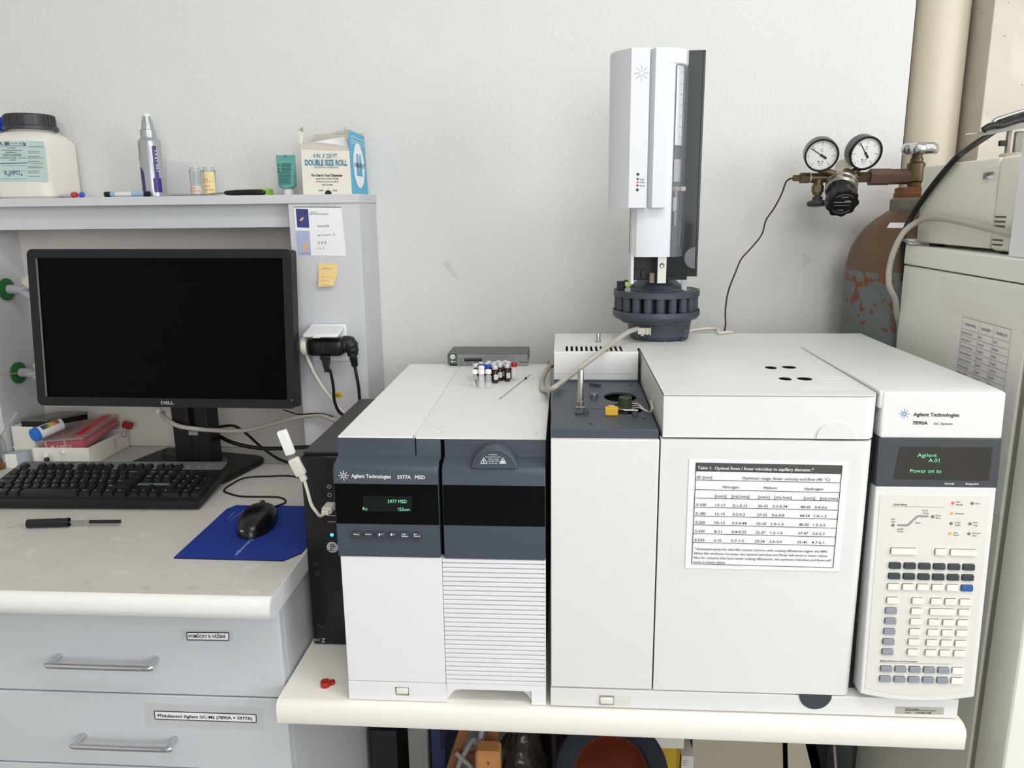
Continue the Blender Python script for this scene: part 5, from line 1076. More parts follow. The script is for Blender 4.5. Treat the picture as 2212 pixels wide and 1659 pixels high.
xl0 = -KWD+.0155; ry0_ = .0265
rowsk = [([(1.25,'Ctrl'),(1.25,'Win'),(1.25,'Alt'),(6.25,None),(1.25,'Alt Gr'),(1.25,'Win'),(1.25,'Menu'),(1.25,'Ctrl')]),
 ([(1.25,'Shift')]+[(1,c) for c in '\\YXCVBNM,.-']+[(2.75,'Shift')]),
 ([(1.75,'Caps')]+[(1,c) for c in 'ASDFGHJKLÙ§']+[(2.25,'Enter')]),
 ([(1.5,'Tab')]+[(1,c) for c in 'QWERTZUIOPÚ)']+[(1.5,'|')]),
 ([(1,c) for c in ';+ĚŠČŘŽÝÁÍÉ=´']+[(2,'Backspace')])]
for r_,row in enumerate(rowsk):
    x = xl0
    for wu,t_ in row: key(x+wu*U/2, ry0_+r_*U, wu, 1, t_); x += wu*U
xn = xl0+15*U+.0065
for c_,t_ in enumerate('←↓→'): key(xn+(c_+.5)*U, ry0_, 1, 1, t_)
key(xn+1.5*U, ry0_+U, 1, 1, '↑')
for r_,tx in ((3,('Delete','End','PgDn')),(4,('Insert','Home','PgUp'))):
    for c_ in range(3): key(xn+(c_+.5)*U, ry0_+r_*U, 1, 1, tx[c_])
xp_ = xn+3*U+.0065
key(xp_+U, ry0_, 2, 1, '0'); key(xp_+2.5*U, ry0_, 1, 1, 'Del')
for r_,tx in ((1,'123'),(2,'456'),(3,'789')):
    for c_ in range(3): key(xp_+(c_+.5)*U, ry0_+r_*U, 1, 1, tx[c_])
for c_,t_ in enumerate(('Num','/','*','-')): key(xp_+(c_+.5)*U, ry0_+4*U, 1, 1, t_)
key(xp_+3.5*U, ry0_+2.5*U, 1, 2, '+'); key(xp_+3.5*U, ry0_+.5*U, 1, 2, 'Enter')
yf_ = ry0_+5*U+.014
key(xl0+.5*U, yf_, 1, .8, 'Esc')
for g_ in range(3):
    for c_ in range(4): key(xl0+(2+g_*4.5+c_+.5)*U, yf_, 1, .8, 'F%d' % (g_*4+c_+1))
for c_,t_ in enumerate(('PrtSc','ScrLk','Pause')): key(xn+(c_+.5)*U, yf_, 1, .8, t_)
part('key_legends', legend, mat('legend_white',(206,208,208),.6,var=0), kb)
m = MB(); n_ = M1.to_3x3(); m.strip(M1 @ V((xn-.006,ry0_+2.15*U,h0+.001)), M1 @ V((xn+3*U,ry0_+2.15*U,h0+.001)), .009, n_ @ V((0,0,1)))
part('worn_badge', m, mat('badge_worn',(104,116,118),.5,var=.3,vscale=90), kb)
# ================================================================== mouse and pad
pd = thing('mouse_pad', 'deep blue mouse pad at the right end of the desk', 'mouse pad', (-.53,-.51,DT))
pts = [Zp(376,1207,DT),Zp(612,1213,DT),(-.419,-.594),(-.419,-.400),(-.432,-.389),(-.6187,-.389),(-.6290,-.409)]
pp = [(p[0],p[1]) for p in pts]
part('foam', MB().prism(pp, DT, DT+.0022, bev=.0003), mat('pad_foam',(16,20,44),.8), pd)
part('cloth', MB().prism([(x*.998-.001,y*.998-.001) for x,y in pp], DT+.0021, DT+.0030), mat('pad_blue',(22,52,140),.6,bump=.2,bscale=1500,var=.04), pd)
m = MB(); pz = lambda x,y: Zp(x,y,DT+.0030)
d_ = (pz(541,1168)-pz(511,1200)); 
m.text('Agilent Technologies', pz(560,1145), pz(511,1200)-pz(545,1165), V((0,0,1)).cross(pz(511,1200)-pz(545,1165)), .0062, .105, 0, .02)
m.text('www.agilent.com', pz(507,1105), pz(487,1124)-pz(507,1105), V((0,0,1)).cross(pz(487,1124)-pz(507,1105)), .0034, .038, 0, 0).text('Answers for a new', pz(525,1103), pz(492,1128)-pz(525,1103), V((0,0,1)).cross(pz(492,1128)-pz(525,1103)), .0030, .052, 0, 0)
part('lettering', m, mat('pad_print',(150,168,210),.7,var=0), pd)
a_ = Zp(534,1166,DT+.003); b_ = Zp(577,1101,DT+.006); 
mz = math.atan2(b_.y-a_.y, b_.x-a_.x)-PI/2
ax_ = thing('mouse', 'black corded optical mouse on the blue pad', 'mouse', ((a_.x+b_.x)/2+.001,(a_.y+b_.y)/2,DT+.003), mz)
bmm = bmesh.new(); bmesh.ops.create_uvsphere(bmm, u_segments=32, v_segments=16, radius=1)
for v_ in bmm.verts:
    x,y,z = v_.co; t_ = (y+1)/2
    hgt = .038*(1-.30*t_-.25*(1-t_)**3); wdt = .0295+.003*math.cos((t_-.5)*2*PI)-.0045*math.exp(-((t_-.55)/.2)**2)
    v_.co = V((wdt*math.copysign(abs(x)**.85,x), .058*y, (hgt*max(z,0)**.85) if z>0 else .0012*z))
for v_ in bmm.verts: v_.co *= 1.14
part('body', MB().bm(bmm).xf(Matrix.Translation((0,0,.0014))), BLACKG, ax_, local=True, ang=60)
part('wheel', MB().cyl((-.003,.036,.0245),(.003,.036,.0245),.009,n=20), mat('wheel_dark_grey',(60,60,62),.6), ax_, local=True)
m = MB(); m.text('Genius', (-.0130,-.0585,.0120), (1,-.10,0), (-.05,.35,.93), .0032, .0135, 0, .01, .0024); part('lettering', m, WHITEINK, ax_, local=True)
e_ = W[ax_.name] @ V((0,.063,.006))
mc = thing('mouse_cable', 'thin black mouse cable curling across the desk behind the pad', 'cable', (-.5,-.35,DT))
part('lead', MB().tube([e_, Zp(612,1088,DT+.003), Zp(616,1080,DT+.002), Zp(600,1074,DT+.002), Zp(560,1073,DT+.002), Zp(520,1072,DT+.002), Zp(495,1066,DT+.002), Zp(484,1059,DT+.002), Zp(500,1046,DT+.002), Zp(530,1032,DT+.002), Zp(580,1029,DT+.002), Zp(640,1030,DT+.002), (-.424,-.30,DT+.002)], .0019, 8), CABLEB, mc)
# ================================================================== hand tool lying on the desk
sy = thing('column_cutter', 'black barrelled needle tool with a steel shaft lying on the desk', 'tool', Zp(150,1134,DT))
z = DT+.0085
P_ = [V((Zp(x,y,z).x, Zp(x,y,z).y, z)) for x,y in ((60,1131),(126,1129),(146,1128),(194,1127),(260,1126.5))]
part('barrel', MB().cyl(P_[0],P_[1],.0078,n=20), BLACK, sy)
part('thumb_ring', MB().lathe([(.008,0),(.0085,.003),(.006,.012),(.0085,.021),(.008,.023)], P_[1]-(P_[2]-P_[1]).normalized()*.004, P_[2]-P_[1], 20), BLACK, sy)
part('shaft', MB().cyl(P_[2]-(P_[2]-P_[1])*.1,P_[3],.0028,n=12), STEEL, sy)
part('sleeve', MB().box(0,1,-.0012,.0012,-.0032,.0001,M=Matrix.Translation(P_[2]+(P_[3]-P_[2])*.55) @ Matrix.Scale(.016,4,(1,0,0))), CHROME, sy)
part('grip', MB().cyl(P_[3],P_[4],.0034,n=14), BLACK, sy)
part('needle', MB().cyl((P_[0].x,P_[0].y,z),(Zp(12,1132,z).x,Zp(12,1132,z).y,DT+.001),.0004,n=6), STEEL, sy)
# ================================================================== boxes at the back of the desk
wbx = thing('open_carton', 'low open white carton with handwritten numbers holding a red plastic tub', 'box', (-1.12,-.08,DT))
# carton stands at an angle; its near right corner is where the two seen sides meet
K_ = lambda x,y: (x/6.636, 860+y/6.636)
cA = Zp(*K_(1300,990),DT); cB = Zp(*K_(1930,660),DT); cB.y = min(cB.y,-.012); cL = Zp(*K_(510,985),DT)
sd = (cB-cA); sd.z = 0; sl_ = sd.length; sdn = sd.normalized(); fd = (cL-cA); fd.z = 0; fl = fd.length; fdn = fd.normalized()
hb = .0455
def wall_(p, q, h): 
    n_ = ZN.cross(q-p).normalized()*.0018; return MB().add([p,q,q+V((0,0,h)),p+V((0,0,h)),p+n_,q+n_,q+n_+V((0,0,h)),p+n_+V((0,0,h))],[(0,1,2,3),(7,6,5,4),(0,4,5,1),(1,5,6,2),(2,6,7,3),(3,7,4,0)])
cD = cL+sd
part('front_wall', wall_(cL,cA,hb), CARD, wbx); part('right_wall', wall_(cA,cB,hb), CARD, wbx); part('left_wall', wall_(cD,cL,hb), CARD, wbx); part('back_wall', wall_(cB,cD,hb), CARD, wbx)
part('bottom', MB().quad(cL,cA,cB,cD,th=.002,n=ZN), CARD, wbx)
fn_ = -(ZN.cross(cA-cL)).normalized(); 
def fpt(x,y): return Pp(*K_(x,y), cL, fn_)
m = MB(); m.tpx('35751019', K_(640,926), K_(1252,918), 11, fpt, fn_, -.004, .0008); part('lettering', m, INK, wbx)
rn_ = -(ZN.cross(cB-cA)).normalized()
m = MB().quad(Pp(*K_(1642,718),cA,rn_),Pp(*K_(1670,700),cA,rn_),Pp(*K_(1662,575),cA,rn_),Pp(*K_(1620,600),cA,rn_),th=.0006,n=rn_); part('tape', m, mat('masking_tape',(214,206,180),.6), wbx)
rt_ = thing('red_tub', 'clear plastic tub with a red insert tilted in the open carton', 'box', cA+V((-.06,.06,.02)))
F0 = Matrix.Translation(cL+fdn*-.014+sdn*.010+V((0,0,.030))) @ Matrix(((-fdn.x,sdn.x,0,0),(-fdn.y,sdn.y,0,0),(0,0,1,0),(0,0,0,1))) @ Matrix.Rotation(R(7),4,'X') @ Matrix.Rotation(R(-5),4,'Y')
TL, TWd = sl_*.90, fl*.80
part('insert', MB().box(.003,TWd-.003,.003,TL-.003,.002,.020,.003,M=F0), mat('tub_red',(196,60,78),.5,var=.06), rt_)
part('tub', MB().box(0,TWd,0,TL,0,.0255,.004,3,M=F0), mat('tub_clear',(224,150,156),.3,alpha=.38,var=0), rt_)
part('lid', MB().box(-.002,TWd+.002,-.002,TL+.002,.0255,.0305,.002,M=F0), mat('lid_clear',(222,196,196),.25,alpha=.42,var=.05), rt_)
part('lid_card', MB().box(.006,TWd-.006,.006,TL-.006,.0225,.0255,M=F0), mat('lid_card_red',(190,92,92),.6,var=.1,vscale=40), rt_)
part('red_stick', MB().box(TWd*.72,TWd*.90,TL*.10,TL*.97,.0258,.0310,.001,M=F0 @ Matrix.Rotation(R(2),4,'Z')), mat('stick_red',(214,34,36),.4), rt_)
for x in (TWd*.16,TWd*.60): part('lid_tab', MB().box(x-.002,x+.002,-.004,-.001,.012,.029,.0005,M=F0), MATS['lid_clear'], rt_)
m = MB(); m.text('SUPELCO', F0 @ V((TWd*.36,-.0006,.009)), F0.to_3x3() @ V((1,0,0)), F0.to_3x3() @ V((0,0,1)), .0062, TWd*.36, 0, .02).disc(F0 @ V((TWd*.28,-.0006,.0118)), .0045, F0.to_3x3() @ V((0,-1,0)), .0004, 16)
fr3 = F0.to_3x3()
for i,t_ in enumerate(('vials','headspace','septa','caps')): m.text(t_, F0 @ V((TWd+.0006,TL*(.06+.22*i),.012)), fr3 @ V((0,1,0)), fr3 @ V((0,0,1)), .0045, .026, 0, 0)
part('lettering', m, mat('tub_print',(238,206,210),.6,var=0), rt_)
rc_ = thing('red_clip', 'dark red clip with a wire loop at the back corner of the carton', 'clip', cB+V((-.015,-.02,.04)))
c_ = Yp(*K_(1828,395),-.045)
part('jaw', MB().box(-.011,.011,-.007,.007,-.006,.009,.002,M=Matrix.Translation(c_) @ Matrix.Rotation(R(18),4,'Y')), mat('clip_red',(150,26,34),.35), rc_)
part('wire_loop', MB().tube([c_+V((-.006,-.004,-.007)),c_+V((-.010,-.006,-.014)),c_+V((-.016,-.004,-.022)),c_+V((-.010,.004,-.03)),c_+V((-.004,.0,-.010))], .0011, 8), CHROME, rc_)
# white boxes and pH tube left of the carton
b1 = thing('slim_carton', 'slim carton with a white end and grey sides left of the open carton', 'box', (-1.26,-.10,DT))
q0, q1 = Zp(*K_(92,1005),DT), Zp(*K_(285,1000),DT); q1.z = q0.z = DT; q0.x -= .004; q1.x -= .004
ex = V((q1.x-q0.x,q1.y-q0.y,0)); ey = V((.42,1,0)).normalized()*.034
fh = Pp(*K_(60,805), q0, V((0,-1,0))).z-DT
def obox(o, ex, ey, z0, z1): 
    o = V((o[0],o[1],0)); return MB().add([o+V((0,0,z0)),o+ex+V((0,0,z0)),o+ex+ey+V((0,0,z0)),o+ey+V((0,0,z0)),o+V((0,0,z1)),o+ex+V((0,0,z1)),o+ex+ey+V((0,0,z1)),o+ey+V((0,0,z1))],[(3,2,1,0),(4,5,6,7),(0,1,5,4),(1,2,6,5),(2,3,7,6),(3,0,4,7)])
part('sleeve', obox(q0,ex,ey,DT,DT+fh), mat('carton_grey_blue',(176,182,192),.6), b1)
part('end_flap', obox(q0-ey.normalized()*.001,ex,ey.normalized()*.001,DT+.0005,DT+fh), CARD, b1)
b2 = thing('tall_carton', 'tall white carton behind the slim carton carrying the dark case', 'box', (-1.21,-.10,DT))
b2c = Yp(*K_(200,700),-.140); b2d = Yp(*K_(440,640),-.140)
b2t = Yp(*K_(150,405),-.140).z
part('carton', obox((Yp(*K_(158,420),-.140).x,-.140,0), V((.055,-.004,0)), V((.008,.052,0)), DT, b2t), CARD, b2)
part('flap_tab', MB().lathe([(.006,0),(.007,.002),(.006,.004)], (b2c.x+.001,-.134,DT+fh+.001), n=14), CAPW, b2)
dc = thing('slide_case', 'flat black plastic case with a smoky clear lid on the tall carton', 'case', (-1.17,-.10,b2t))
e0 = Yp(*K_(300,325),-.143); e1 = Yp(*K_(680,335),-.143)
ex = V((e1.x-e0.x,0,0)); ey = V((.052,.068,0))
part('tray', obox((e0.x,-.143,0),ex,ey,b2t+.0005,b2t+.0130), BLACKG, dc)
part('lid', obox((e0.x-.001,-.144,0),ex+V((.002,0,0)),ey*1.02,b2t+.0135,b2t+.0195), mat('smoky_lid',(112,112,98),.15,alpha=.75,var=.05), dc)
ph = thing('test_strip_tube', 'white test strip tube with a blue cap and colour scale lying on the cartons', 'tube', Yp(95,930,-.13))
a_, b_ = Yp(*K_(470,545),-.176), Yp(*K_(880,365),-.118)
a_.z += .001; d_ = (b_-a_).normalized(); rr = .0148
part('cap', MB().lathe([(0,0),(rr*.92,.0005),(rr*1.02,.002),(rr*1.02,.013),(rr*.98,.0135)], a_-d_*.001, d_, 30), mat('cap_blue',(40,118,214),.4), ph)
part('tube', MB().lathe([(rr*.96,.012),(rr*.96,(b_-a_).length-.002),(rr*.90,(b_-a_).length),(0,(b_-a_).length)], a_, d_, 30), CAPW, ph)
nn = (V((.25,-.7,.75))); nn = (nn-d_*nn.dot(d_)).normalized(); sdv = nn.cross(d_)
ln_ = (b_-a_).length
for i in range(9):
    t0_, t1_ = .28+.067*i, .28+.067*(i+1)
    o_ = a_+nn*rr*.965
    m = MB(); vs = []
    for t_ in (t0_,t1_):
        for k in range(4):
            g_ = R(-26+17*k); vs.append(a_+d_*ln_*t_+(nn*math.cos(g_)+sdv*math.sin(g_))*rr*.97)
    m.v = vs; m.f = [(k,k+1,k+5,k+4) for k in range(3)]
    part('colour_patch', m, mat('scale_%d' % i, ((52,62,84),(66,76,96),(84,98,84),(150,150,70),(206,184,72),(224,170,64),(214,130,60),(190,96,70),(150,70,66))[i], .6, var=0), ph)
vb1 = vial(('amber','white',0), (Zp(*K_(688,1000),DT).x,Zp(*K_(688,1000),DT).y,DT), 'small amber vial with a white cap standing before the open carton')
vb2 = vial(('clear','white',0), (Zp(*K_(940,985),DT).x+.001,Zp(*K_(940,985),DT).y-.001,DT), 'clear vial with a pale cap standing before the open carton')
vb2.scale = (1.05,1.05,1.25)
# beaker with a spatula at the left edge
bk = thing('glass_beaker', 'small glass jar with brown residue at the left edge of the desk', 'beaker', Zp(-12,1015,DT)); c_ = Zp(-12,1012,DT); c_.z = DT
part('glass', MB().lathe([(0,.0005),(.026,.0005),(.028,.003),(.028,.062),(.024,.068),(.024,.074),(.022,.074),(.022,.067),(.0265,.061),(.0265,.003),(0,.002)], c_, n=32), GLASS, bk)
part('residue', MB().lathe([(0,.0022),(.026,.0022),(.026,.014),(0,.013)], c_, n=24), mat('residue_brown',(150,96,52),.5), bk)
sp_ = thing('steel_spatula', 'steel spatula leaning up out of the glass jar at the left edge', 'spatula', c_+V((0,0,.003)))
tp = Yp(38,889,c_.y+.01); t2 = Yp(12,925,c_.y+.005)
part('handle', MB().tube([c_+V((-.018,0,.016)),t2], .0012, 8), STEEL, sp_)
d_ = (tp-t2).normalized(); S0 = frame(t2, d_.cross(V((0,-1,0))), d_)
part('blade', MB().prism([(-.0012,0),(.0012,0),(.0032,(tp-t2).length*.55),(.003,(tp-t2).length-.003),(0,(tp-t2).length),(-.003,(tp-t2).length-.003),(-.0032,(tp-t2).length*.55)], -.0005,.0005, S0), STEEL, sp_)
# ================================================================== on the shelf
q = lambda x,y,yy: Yp(x,y,yy)
S_ = lambda x,y: (x/3.352, 220+y/3.352)
jr = thing('reagent_jar', 'big square white plastic jar with a black screw lid on the shelf', 'jar', (-1.13,-.075,SZ))
jx1 = Yp(65,262,-.075).x+.064; jx0 = jx1-.128; jy0, jy1 = -.138, -.012; jc = ((jx0+jx1)/2,(jy0+jy1)/2)
JW = mat('jar_white',(232,228,220),.45,var=.02)
def sqrow(s, z, r_): return [V((jc[0]+x*1.0, jc[1]+y, z)) for x,y in rrect(-s,s,-s,s,r_,5)]
lv = [(.058,0,.018),(.0625,.004,.02),(.0635,.010,.02),(.0640,.112,.02),(.0635,.120,.022),(.056,.133,.032),(.046,.1395,.040),(.044,.142,.0435),(.044,.150,.0435)]
m = MB(); n_ = 24
for s,z,r_ in lv: m.v += sqrow(s, SZ+z, r_)
for j in range(len(lv)-1): m.f += [(j*n_+i,j*n_+(i+1)%n_,(j+1)*n_+(i+1)%n_,(j+1)*n_+i) for i in range(n_)]
m.f += [tuple(range(n_-1,-1,-1)), tuple(range((len(lv)-1)*n_, len(lv)*n_))]
part('body', m, JW, jr)
lidm = MB().lathe([(.0530,.1435),(.0535,.144),(.0535,.151),(.0500,.153),(.0490,.174),(.0465,.1765),(0,.177)], (jc[0],jc[1],SZ), n=60)
part('lid', lidm, mat('lid_charcoal',(58,59,62),.4), jr)
m = MB()
for i in range(0,60,2):
    a = R(6*i); 
    if math.sin(a) < .4: m.box(-.0008,.0008,.0,.0012,.1545,.1735,M=Matrix.Translation((jc[0]+.0495*math.cos(a),jc[1]+.0495*math.sin(a),SZ)) @ Matrix.Rotation(a-PI/2,4,'Z'))
part('lid_grip', m, MATS['lid_charcoal'], jr)
yl_ = jc[1]-.0643
jp = lambda x,y: Yp(x,y,yl_)
part('label', MB().quad(jp(*S_(-40,575)),jp(*S_(352,575)),jp(*S_(318,285)),jp(*S_(-40,283)),th=.0003,n=FN), mat('label_mint',(190,214,206),.6,var=.02), jr)
m = MB(); jl = lambda x,y: jp(x,y)+FN*.0005
m.tpx('1 kg', S_(152,312), S_(188,312), 6, jl, FN, .02)
m.strip(jl(*S_(-40,320)),jl(*S_(186,320)),.0009,FN).strip(jl(*S_(5,447)),jl(*S_(200,442)),.0014,FN)
m.tpx('K₂HPO₄', S_(38,532), S_(165,528), 9, jl, FN, .004)
part('blue_print', m, BLUEINK, jr)
m = MB(); m.tpx('SODA.', S_(-55,311), S_(22,311), 6, jl, FN, .03).tpx('IIIII', S_(36,312), S_(70,312), 5.5, jl, FN, .06).tpx('CAS 7758-11-4', S_(76,306), S_(148,306), 2.6, jl, FN, 0)
for t_,x0_,x1_,y_ in (('LACHNER',55,115,338),('di-Potassium hydrogen',15,165,354),('phosphate p.a.',48,125,368),('di-Kaliumhydrogen',20,160,383),('phosphat',30,158,394),('K2HPO4 M 174,18',8,188,410),('sypky',70,120,424)): m.tpx(t_, S_(x0_,y_), S_(x1_,y_), 2.2, jl, FN, .01)
for y_ in (325,358,370,394,407,432,445,466,477,500,514,540): m.strip(jl(*S_(203,y_)),jl(*S_(315 if y_%2 else 290,y_)),.0007,FN)
for y_ in (462,500,558): m.strip(jl(*S_(10,y_)),jl(*S_(195,y_)),.0004,FN)
part('label_lettering', m, mat('label_print',(86,98,108),.7,var=0), jr)
bb = thing('capped_bottle', 'white bottle with a bright blue cap at the far left of the shelf', 'bottle', (-1.262,-.06,SZ)); c_ = V((-1.2425,-.062,SZ)); c_.x = Yp(-14,260,-.06).x
part('body', MB().lathe([(0,0),(.028,0),(.030,.003),(.030,.11),(.024,.130),(.015,.138),(.015,.150)], c_, n=30), CAPW, bb)
part('cap', MB().lathe([(.0205,.146),(.021,.147),(.021,.152),(.0195,.154),(.0195,.174),(.018,.176),(0,.176)], c_, n=30), mat('cap_cobalt',(18,64,200),.4), bb)
spb = thing('spray_bottle', 'silver pump spray bottle with purple print standing on the shelf', 'bottle', (-.875,-.075,SZ))
c_ = V((Yp(334,418,-.075).x,-.075,SZ)); SIL = mat('spray_silver',(178,180,186),.3,.55,var=.01)
part('body', MB().lathe([(0,0),(.0215,0),(.0230,.002),(.0230,.116),(.0205,.121),(.016,.1245)], c_, n=36), SIL, spb)
part('pump_collar', MB().lathe([(.0160,.124),(.0162,.125),(.0158,.1405),(.0125,.142)], c_, n=28), SIL, spb)
part('pump', MB().lathe([(.0125,.141),(.0120,.152),(.0085,.166),(.0082,.169)], c_, n=24), SIL, spb)
part('nozzle', MB().lathe([(.0080,.168),(.0074,.174),(.0040,.1755),(0,.1755)], c_, n=20), CAPW, spb)
m = MB()
def wrap(m, a0, a1, z0, z1, r_=.02325, k=6, zz=None):
    b_ = len(m.v)
    for i in range(k+1):
        a = R(a0+(a1-a0)*i/k); m.v += [c_+V((r_*math.cos(a),r_*math.sin(a),z0)), c_+V((r_*math.cos(a),r_*math.sin(a),z1 if zz is None else z1+zz*math.sin(PI*i/k)))]
    m.f += [(b_+2*i,b_+2*i+2,b_+2*i+3,b_+2*i+1) for i in range(k)]
wrap(m,-165,-108,.008,.052,zz=.012); wrap(m,-62,-18,.010,.040); wrap(m,-52,-30,.040,.107); wrap(m,-170,-140,.078,.088)
part('purple_print', m, mat('print_purple',(58,46,118),.4,var=.05), spb)
m = MB()
for i,ch in enumerate('thermal'): 
    a = R(-41); o_ = c_+V((.0236*math.cos(a),.0236*math.sin(a),.098-.0072*i)); m.text(ch, o_, (0,0,-1), V((math.cos(a+PI/2),math.sin(a+PI/2),0)), .0062, None, 0, .01)
b_=len(m.v)
for i in range(8):
    t0_, t1_ = R(-90+22*i), R(-90+22*(i+1)); A_ = lambda t: R(-160+16*math.cos(t)); 
    p_, s_ = (c_+V((.0236*math.cos(A_(t)),.0236*math.sin(A_(t)),.062+.016*math.sin(t))) for t in (t0_,t1_)); m.strip(p_,s_,.0012,V((math.cos(A_(t0_)),math.sin(A_(t0_)),0)))
part('lettering', m, WHITEINK, spb)
# two larger glass vials, a flat film, a spatula, a green cap, a teal tube
for i,(px_,lab) in enumerate(((426.5,'empty clear glass vial on the shelf, left of the pair'),(455.5,'clear glass vial with yellowish label on the shelf, right of the pair'))):
    c_ = V((Yp(px_,418,-.075).x,-.075,SZ)); t = thing('glass_vial', lab, 'vial', c_, group='pair of glass vials on the shelf')
    part('glass', MB().lathe([(0,0),(.0120,0),(.0130,.0012),(.0130,.055),(.0112,.058),(.0112,.0625),(.0098,.0625),(.0098,.0575),(.0120,.054),(.0120,.002),(0,.0015)], c_, n=30), GLASS, t)
    m = MB(); n_ = 8
    m.v = [c_+V((.01315*math.cos(R(-165+150*k/n_)),.01315*math.sin(R(-165+150*k/n_)),z_)) for z_ in ((.006,.052) if i else (.006,.022)) for k in range(n_+1)]
    m.f = [(k,k+1,n_+2+k,n_+1+k) for k in range(n_)]
    part('label', m, mat('label_cream' if i else 'label_pale',(244,226,160) if i else (240,222,206),.6,var=.12,vscale=120,alpha=.85 if i else .6), t)
    m = MB()
    for k,z_ in enumerate((.036,.031,.022,.014) if i else (.018,.012)):
        for j in range(6 if k%2 else 4):
            a = R(-140+18*j+5*k); m.disc(c_+V((.0133*math.cos(a),.0133*math.sin(a),z_)), .0014, V((math.cos(a),math.sin(a),0)), .0001, 8)
    part('red_print', m, mat('print_rose',(232,120,110),.6,var=0), t)
solo('plastic_film', MB().quad(Yp(362,418,-.02),Yp(418,418,-.02),Yp(413,350,-.006),Yp(360,342,-.006),th=.0006), mat('film_clear',(236,236,242),.2,alpha=.35,var=.03), 'clear plastic sheet leaning on the wall behind the spray bottle', 'sheet')
kn_ = thing('palette_knife', 'palette knife with a black handle lying along the shelf edge', 'knife', (-.71,-.128,SZ))
zk = SZ+.006
p_ = [Yp(372,417.5,-.135),Yp(455,416.5,-.132),Yp(484,414,-.130),Yp(572,412,-.126)]
for v_ in p_: v_.z = zk
part('blade', MB().quad(p_[0]+V((0,-.006,-.0045)),p_[1]+V((0,-.006,-.003)),p_[1]+V((0,.006,-.003)),p_[0]+V((0,.006,-.0045)),th=.0008,n=ZN), mat('blade_dull',(108,96,88),.35,.7), kn_)
part('tang', MB().tube([p_[1]-V((.002,0,.002)),p_[2]+V((.004,0,0))], .0018, 8), STEEL, kn_)
part('handle', MB().lathe([(.002,0),(.0045,.004),(.0062,.025),(.0068,.055),(.0060,.080),(.0035,.088)], p_[2], p_[3]-p_[2], 20), BLACKG, kn_)
solo('green_cap', MB().lathe([(0,0),(.0200,0),(.0215,.0015),(.0215,.013),(.0200,.0145),(.0185,.0145),(.0180,.012),(0,.012)], (Yp(568,418,-.075).x,-.075,SZ), n=36), mat('lime_green',(128,176,50),.35), 'bright green round plastic cap behind the palette knife handle', 'cap')
tt_ = thing('cream_tube', 'teal squeeze tube standing on its white cap beside the open carton', 'tube', (-.577,-.07,SZ)); c_ = V((Yp(624,418,-.075).x,-.075,SZ))
part('cap', MB().lathe([(0,0),(.0098,0),(.0104,.001),(.0100,.013),(.009,.0145)], c_, n=26), CAPW, tt_)
m = MB(); lv = [(.0135,.0135,.0150),(.0180,.0145,.018),(.0195,.0140,.022),(.0205,.0105,.045),(.0210,.004,.070),(.0212,.0009,.079),(.0212,.0007,.0845)]; n_ = 24
for a,b,z_ in lv: m.v += [c_+V((-.0015+a*math.cos(2*PI*i/n_),b*math.sin(2*PI*i/n_),z_)) for i in range(n_)]
for j in range(len(lv)-1): m.f += [(j*n_+i,j*n_+(i+1)%n_,(j+1)*n_+(i+1)%n_,(j+1)*n_+i) for i in range(n_)]
m.f += [tuple(range(n_-1,-1,-1)), tuple(range((len(lv)-1)*n_, len(lv)*n_))]
part('tube_body', m, mat('tube_teal',(108,178,168),.4,var=.01), tt_)
m = MB()
for i in range(15):
    z_ = .066-.0030*i; yo = -.0142+.0128*min(1,max(0,(z_-.022)/.05))**1.0-.0010
    o_ = c_+V((-.0015-.013+(.004 if i<6 else 0),yo-.0015,z_)); m.strip(o_,o_+V((.022 if i<6 else .026,0,0)),.0012,V((0,-1,.2)))
for z_ in (.064,.056,.050): m.strip(c_+V((-.0175,-.0055 if z_>.06 else -.0085,z_)),c_+V((-.0135,-.0055 if z_>.06 else -.0085,z_)),.0030,V((0,-1,.2)))
m.strip(c_+V((-.0028,-.0022,.082)),c_+V((-.0002,-.0022,.082)),.004,FN)
part('small_print', m, mat('print_dark_teal',(40,92,92),.6,var=0), tt_)
# open carton of sealing film
pf = thing('film_carton', 'torn open white and blue carton of sealing film on the shelf', 'box', (-.47,-.07,SZ))
yF, yB = -.128, -.012
B2 = lambda x,y: (560+x/4.1475, 240+y/4.1475)
fp = lambda x,y,yy=yF: Yp(*B2(x,y),yy)
xl_, xr_ = fp(400,740).x, fp(832,740).x; zt1 = fp(600,350).z
bl = [fp(398,742),fp(832,742)]; tl = [fp(376,346),fp(808,352)]
for v_ in bl: v_.z = SZ+.0005
CB = mat('carton_ivory',(233,228,214),.7,var=.02)
m = MB(); m.quad(bl[0],bl[1],tl[1],tl[0],th=.0012,n=FN); part('front_panel', m, CB, pf)
m = MB()
lft = [fp(398,742),fp(376,346),fp(365,275),fp(352,175),fp(385,140)]
m.quad(V((bl[0].x,yF,SZ)),tl[0],V((tl[0].x-.003,yB,tl[0].z)),V((bl[0].x,yB,SZ)),th=.0012,n=LN)
m.add([tl[0],fp(362,290),fp(352,172),fp(384,138),fp(402,190,-.10),fp(396,262,-.08)],[(0,1,2,3,4,5),(5,4,3,2,1,0)])
part('left_panel', m, CB, pf)
tb_ = .8985
m = MB(); m.quad(V((xl_-.004,yB,SZ)),V((xr_+.004,yB,SZ)),V((xr_+.002,yB,tb_)),V((xl_-.006,yB,tb_)),th=.0012,n=FN)
arc_ = [(.0115*math.cos(PI*i/12),.0085*math.sin(PI*i/12)) for i in range(13)]
m.prism(arc_, 0, .0012, Matrix.Translation(((xl_+xr_)/2,yB,tb_-.0005)) @ XZ)
part('back_panel', m, mat('carton_inside',(206,200,190),.7,var=.03), pf)
